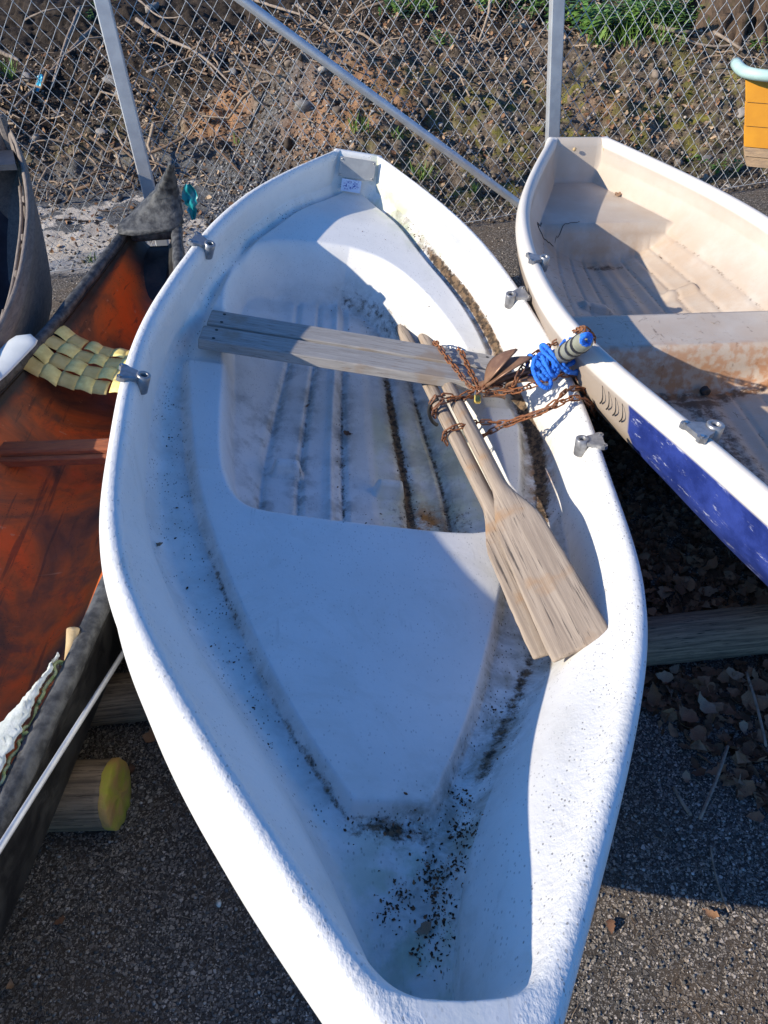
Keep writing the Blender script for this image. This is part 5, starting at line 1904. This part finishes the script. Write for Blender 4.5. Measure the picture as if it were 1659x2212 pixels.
# single leaves on the left asphalt
for (x, y, sz, lab) in ((326, 1588, .055, 'large tan leaf on the asphalt below the log at the left of the white boat'), (400, 1650, .036, 'small tan leaf close to the white boat left side'), (285, 1660, .028, 'reddish leaf by the mossy log end'),
                        (128, 1990, .030, 'tan leaf on the asphalt at the lower left'), (22, 2130, .026, 'orange brown leaf at the lower left edge'), (800, 2092, .024, 'pink brown leaf under the bow on the left'),
                        (1320, 2000, .03, 'dark leaf on the shaded asphalt right of the bow'), (1535, 1975, .035, 'dark brown leaf on the shaded asphalt far right')):
    p = at_z(x, y, .012)
    one_leaf((p[0], p[1], gz1(p) + .010), sz, (.25, .2, x * .37), lab, None, int(x) % 6)
for (pts, r_, lab) in ([[(1512, 1768), (1545, 1690), (1572, 1612)], .0042, 'pale dry stalk standing out on the leaf pile, longer one'], [[(1612, 1452), (1636, 1530), (1655, 1612)], .0035, 'pale dry stalk on the leaf pile at the right edge'],
                       [[(1455, 1700), (1475, 1735), (1492, 1760)], .004, 'short grey dry stalk nearest the white boat'], [[(1535, 1830), (1550, 1905), (1575, 1970)], .0022, 'thin pale straw on the shaded asphalt right of the white boat']):
    P = [at_z(x, y, .06) for x, y in pts]
    if r_ < .0032: P = [at_z(x, y, .008) for x, y in pts]
    MB().tube(spline(P, 10), r_, 6).build('dry_stalk', M['stick'])
    tag(bpy.context.scene.objects[[o.name for o in SC.objects if o.name.startswith('dry_stalk')][-1]], lab, 'stalk', 'dry stalks right of the white boat')
for (x, y) in ((473, 1950),):
    p = at_z(x, y, .01)
    V, F = STONES1[0]
    obj('white_chip', V * (.008, .012, .004) + (p[0], p[1], gz1(p) + .004), F, M['whitechip'], None, False)
    tag(bpy.data.objects['white_chip'], 'small white chip on the dark asphalt left of the bow', 'chip')
n_ = 500
P2 = np.c_[cr_.uniform(-.9, .85, n_), cr_.uniform(.35, 1.3, n_)]
scatter('needle_litter', twig_variants(4, 35), over_ground(P2, .004), .015 + .025 * cr_.random(n_), M['needle'], .12, 36, label='brown conifer needles scattered over the asphalt')

rk = np.random.default_rng(91)
n_ = 420
qx = rk.uniform(-2.6, 2.9, n_); qq = rk.uniform(.15, 2.6, n_)
keep = qq > bank_start(qx) * .8
P2 = np.c_[qx, fence_y(qx) + qq][keep]
scatter('rubble', stone_variants(6, 2, 92), over_ground(P2, .004), .018 + .030 * rk.random(len(P2)) ** 2.5, M['clod'], .5, 93, label='grey and brown rubble stones set in the earth bank')

# ------------------------------------------------------------------ bank: stones, branches, plants, stump, plastic scraps
def hit_ground(x, y, lo=2.5, hi=14):
    d = ray(x, y)
    t = lo
    for _ in range(700):
        P = CAM + d * t
        if P[2] <= gz1(P): return P
        t += .015
    return CAM + d * hi


STONE_ME = []
for k in range(5):
    V, F = stone_variants(1, 2, 60 + k)[0]
    STONE_ME.append(make_mesh('stone', V, F, M['stone'], True))
stones = [(246, 178, .075, 'pale rounded stone beside the left fence post, upper one'), (268, 213, .085, 'grey stone with a rounded top touching the left fence post'), (219, 288, .05, 'small pale stone on the bank left of the left post'),
          (660, 237, .085, 'large pale stone in the orange earth at the middle of the bank'), (590, 97, .085, 'grey block of stone high on the bank between post and brace'), (640, 205, .03, 'small white stone just above the large pale stone'),
          (952, 272, .03, 'small pale stone under the brace tube shadow'), (1012, 330, .03, 'small pale stone left of the right fence post foot'), (1240, 335, .03, 'small pale stone right of the right fence post foot'),
          (700, 150, .05, 'brown stone at the top of the orange earth'), (120, 250, .035, 'small grey stone below the blue plastic scrap'), (505, 160, .05, 'grey stone in the dark hollow of the bank'), (1285, 60, .07, 'grey mossy stone among the green plants on the right'),
          (1600, 250, .06, 'flat grey stone near the orange boat'), (1530, 345, .04, 'pale stone at the fence foot on the right'), (330, 20, .08, 'grey stone at the top edge right of the left post'), (60, 170, .05, 'brown stone beside the blue scrap')]
for k, (x, y, sz, lab) in enumerate(stones):
    P = hit_ground(x, y)
    o = bpy.data.objects.new('stone', STONE_ME[k % 5])
    COL.objects.link(o)
    o.location = (P[0], P[1], P[2] + sz * .15); o.scale = (sz,) * 3
    o.rotation_euler = (.3 * math.sin(k), .3 * math.cos(k), k * 1.3)
    tag(o, lab, 'stone', 'stones on the bank')


def branch(pix, r0, r1, lab, lift=.03):
    P = []
    for x, y in pix:
        p = hit_ground(x, y); P.append(p + np.array([0, 0, lift]))
    P = spline(P, 26)
    P = P + .010 * np.stack([fbm(np.arange(26) * .35, np.full(26, r0 * 900), 3, 3), fbm(np.arange(26) * .35, np.full(26, r0 * 500), 3, 4), fbm(np.arange(26) * .35, np.full(26, r0 * 300), 3, 5)], 1)
    V, F = tube_vf(P, np.linspace(r0, r1, 26) * (1 + .10 * RNG.normal(size=26)), 7)
    tag(obj('branch', V, F, M['stick']), lab, 'branch', 'dead branches on the bank')


branch([(178, 30), (140, 130), (118, 205)], .016, .011, 'straight grey branch standing on the bank left of the left post', .05)
branch([(205, 75), (120, 165), (40, 245)], .020, .010, 'long brown branch sloping down left beside the blue scrap', .05)
branch([(0, 120), (45, 140)], .018, .014, 'broken pale branch end at the left edge')
branch([(300, 60), (360, 100), (430, 135), (500, 200)], .016, .006, 'brown branch sloping down right from the left post', .06)
branch([(320, 172), (390, 150), (470, 125)], .010, .005, 'thin branch below the brown sloping branch', .05)
branch([(500, 0), (570, 30), (660, 60)], .015, .008, 'branch at the top edge beside the brace tube', .08)
branch([(250, 0), (300, 20), (350, 60), (400, 60)], .010, .004, 'thin curved branch at the top right of the left post', .08)
branch([(560, 0), (545, 60), (530, 120)], .006, .003, 'thin upright twig left of the brace tube', .10)
branch([(640, 0), (655, 90)], .006, .004, 'thin twig crossing the brace tube at the top', .12)
branch([(1345, 42), (1420, 78), (1490, 88)], .022, .016, 'thick pale branch lying behind the green plants', .05)
branch([(1490, 0), (1492, 60), (1560, 105), (1600, 130)], .018, .010, 'bent grey branch leaning by the stump', .06)
branch([(1455, 90), (1540, 115), (1659, 90)], .010, .006, 'thin branch lying before the stump', .04)
branch([(1115, 50), (1080, 90), (1050, 140)], .008, .003, 'thin dark twig left of the right post', .05)
branch([(430, 110), (470, 180), (520, 230)], .007, .003, 'thin reddish twig hanging into the hollow', .06)
branch([(640, 25), (700, 70), (760, 120), (800, 170)], .009, .004, 'long thin branch parallel to the brace tube', .05)
branch([(60, 60), (110, 40), (200, 30)], .009, .004, 'thin branch near the top left corner', .06)


def plant(x, y, kind, size, lab, seed):
    P = hit_ground(x, y)
    r = np.random.default_rng(seed)
    V, F, A = [], [], []

    def blade(base, d, L, w, bend, rnd):
        n = 5
        side = np.cross(d, [0, 0, 1.0]); side = side / (np.linalg.norm(side) + 1e-9)
        b = len(V)
        for i in range(n):
            t = i / (n - 1)
            p = base + d * L * t + np.array([0, 0, -bend * L * t * t])
            ww = w * (1 - t) ** .7 * (.5 + .5 * min(1, t * 4)) + .0006
            V.append(p - side * ww); V.append(p + side * ww); A.extend([rnd, rnd])
        for i in range(n - 1):
            a_ = b + i * 2
            F.append((a_, a_ + 1, a_ + 3, a_ + 2))

    if kind == 'grass':
        for k in range(int(26 * size / .1)):
            a_ = r.random() * 6.28; tl_ = .25 + .5 * r.random()
            d = np.array([math.cos(a_) * tl_, math.sin(a_) * tl_, 1.0]); d /= np.linalg.norm(d)
            blade(np.array([.25 * size * r.normal(), .25 * size * r.normal(), 0]), d, size * (.6 + .6 * r.random()), .0035, .35 * r.random(), r.random())
    else:
        for k in range(int(5 + 50 * size)):
            a_ = r.random() * 6.28; tl_ = .2 + .8 * r.random()
            d = np.array([math.cos(a_) * tl_, math.sin(a_) * tl_, 1.0]); d /= np.linalg.norm(d)
            L = size * (.6 + .6 * r.random()); base = np.array([.45 * size * r.normal(), .45 * size * r.normal(), 0]); rnd = r.random()
            bend = .35 * r.random()
            blade(base, d, L, .0022, bend, .2)
            side = np.cross(d, [0, 0, 1.0]); side /= np.linalg.norm(side)
            for t in np.linspace(.25, 1, 9 if kind == 'fern' else 5):
                p = base + d * L * t + np.array([0, 0, -bend * L * t * t])
                for sg in (-1, 1):
                    dl = side * sg + d * .45 + np.array([0, 0, .25 * r.normal()]); dl /= np.linalg.norm(dl)
                    ll = size * (.30 * (1.15 - t) if kind == 'fern' else .20) * (.7 + .6 * r.random())
                    blade(p, dl, ll, (.007 if kind == 'fern' else .016) * size / .15, .3, min(1, max(0, rnd + .2 * r.normal())))
    V = np.array(V) + P
    tag(obj('grass_tuft' if kind == 'grass' else 'green_plant', V, F, M['grass'] if kind == 'grass' else M['fern'], None, False, dict(rnd=np.array(A))), lab, 'grass' if kind == 'grass' else 'plant', 'green plants on the bank')


for k, (x, y, kd, sz, lab) in enumerate([
    (1270, 70, 'leafy', .20, 'leafy green plant right beside the right post'), (1310, 78, 'leafy', .20, 'leafy green plant second to the right of the right post'), (1350, 70, 'fern', .24, 'green fern in the middle of the plants on the right'),
    (1395, 60, 'fern', .26, 'tall green fern left of the bent branch'), (1440, 55, 'fern', .24, 'green fern nearest the bent branch'), (1300, 100, 'grass', .14, 'grass tuft before the leafy plants by the right post'),
    (1360, 95, 'grass', .16, 'upright grass tuft before the fern'), (1420, 90, 'grass', .15, 'grass tuft before the thick pale branch'), (1180, 50, 'fern', .20, 'green fern left of the right post'),
    (1155, 20, 'leafy', .20, 'leafy plant at the top edge left of the right post'), (1085, 15, 'fern', .20, 'fern at the top edge in the dark middle'), (880, 40, 'fern', .20, 'fern above the brace tube, at its right'), (905, 18, 'grass', .16, 'grass at the top edge above the brace tube'),
    (775, 285, 'grass', .10, 'grass tuft under the brace tube at the middle of the bank'), (910, 385, 'grass', .09, 'grass tuft right behind the white boat stern'), (1020, 415, 'grass', .06, 'small grass tuft at the fence foot by the brace'),
    (860, 300, 'grass', .06, 'small tuft below the brace tube'), (1490, 355, 'leafy', .06, 'small leafy weed at the fence foot on the right'), (1560, 375, 'leafy', .07, 'leafy weed under the orange boat'), (28, 175, 'grass', .09, 'grass tuft at the left edge'),
    (15, 155, 'grass', .08, 'smaller grass tuft at the left edge, upper one'), (222, 20, 'leafy', .08, 'little green weed at the foot of the left post top'), (205, 42, 'leafy', .07, 'little green weed on the bank left of the left post'),
    (960, 100, 'leafy', .08, 'little weed on the upper bank in the middle'), (1470, 100, 'leafy', .07, 'small weed before the stump'), (195, 565, 'grass', .05, 'tiny grass tuft on the flat rock by the fence'), (1540, 65, 'grass', .10, 'grass blades beside the stump'),
    (520, 310, 'grass', .05, 'tiny tuft at the foot of the gravel heap'), (1630, 105, 'leafy', .06, 'small weed right of the stump')]):
    plant(x, y, kd, sz * 1.35, lab, 200 + k)

# mossy stump at the top right
P = hit_ground(1570, 88)
P = P + np.array([.12, .10, 0])
st = empty('tree_stump', P, 'broad dark mossy tree stump on the bank at the top right', 'tree stump')
V = []
n, m = 40, 24
for i in range(m):
    t = i / (m - 1)
    for k in range(n):
        a_ = 2 * math.pi * k / n
        lob = 1 + .20 * math.sin(a_ * 5 + 1) * (1 - t) ** 1.5 + .10 * math.sin(a_ * 9) * (1 - .5 * t)
        rr_ = (.24 + .16 * (1 - t) ** 2.5) * lob + .02 * float(fbm(a_ * 4, t * 5, 4, 91)) + .015 * math.sin(a_ * 23 + 3 * t)
        V.append((P[0] + .05 + rr_ * math.cos(a_), P[1] + .22 + rr_ * math.sin(a_), P[2] - .06 + t * .95))
obj('bark', V, [tuple(f) for f in grid_faces(m, n, True)] + [tuple(range((m - 1) * n, m * n))], M['bark'], st)
for k in range(7):
    a_ = -2.6 + k * .38
    b = np.array([P[0] + .05 + .34 * math.cos(a_), P[1] + .22 + .34 * math.sin(a_), P[2] + .05])
    e_ = b + np.array([math.cos(a_) * .22, math.sin(a_) * .16, -.05])
    e_[2] = gz1(e_) + .0
    V2, F2 = tube_vf(spline([b + (0, 0, .10), b, e_], 10), np.linspace(.05, .015, 10), 7)
    obj('root', V2, F2, M['bark'], st)


def scrap(x, y, L, W, mat, lab, seed, lift=.02, up=(0, -.5, .8)):
    P = hit_ground(x, y) if lift is not None else None
    r = np.random.default_rng(seed)
    nu, nv = 12, 8
    U, Vv = np.meshgrid(np.linspace(-1, 1, nu), np.linspace(-1, 1, nv), indexing='ij')
    w = (1 - .55 * np.abs(U) ** 1.5) * (1 + .2 * r.normal(size=(nu, 1)))
    X = U * L / 2; Y = Vv * W / 2 * w
    Z = .35 * W * (fbm(U * 2.5 + seed, Vv * 2.5, 4, seed) * 2) + .10 * W * np.sin(Vv * 5 + U * 3)
    return P, np.stack([X, Y, Z], -1).reshape(-1, 3), grid_faces(nu, nv)


P, V, F = scrap(92, 193, .125, .05, None, '', 3)
Rm = np.stack([np.array([.38, .55, .74]), np.array([.9, -.3, -.2]), np.cross([.38, .55, .74], [.9, -.3, -.2])], 1)
V = V @ Rm.T + P + np.array([0, -.03, .05])
tag(obj('plastic_scrap', np.concatenate([V, V + (0, .0015, -.001)]), np.concatenate([F, F[:, ::-1] + len(V)]), M['bluefilm']), 'torn light blue plastic scrap on the bank at the left', 'plastic scrap')
P, V, F = scrap(410, 445, .17, .07, None, '', 8)
P = at_y(412, 437, 3.93)
V = V @ np.stack([np.array([.05, .1, 1.0]), np.array([1.0, .1, -.05]), np.array([0, -1.0, .1])], 1).T + P
tag(obj('plastic_bag', np.concatenate([V, V + (0, .0015, 0)]), np.concatenate([F, F[:, ::-1] + len(V)]), M['tealfilm']), 'crumpled teal plastic bag caught behind the black canoe stem', 'plastic bag')
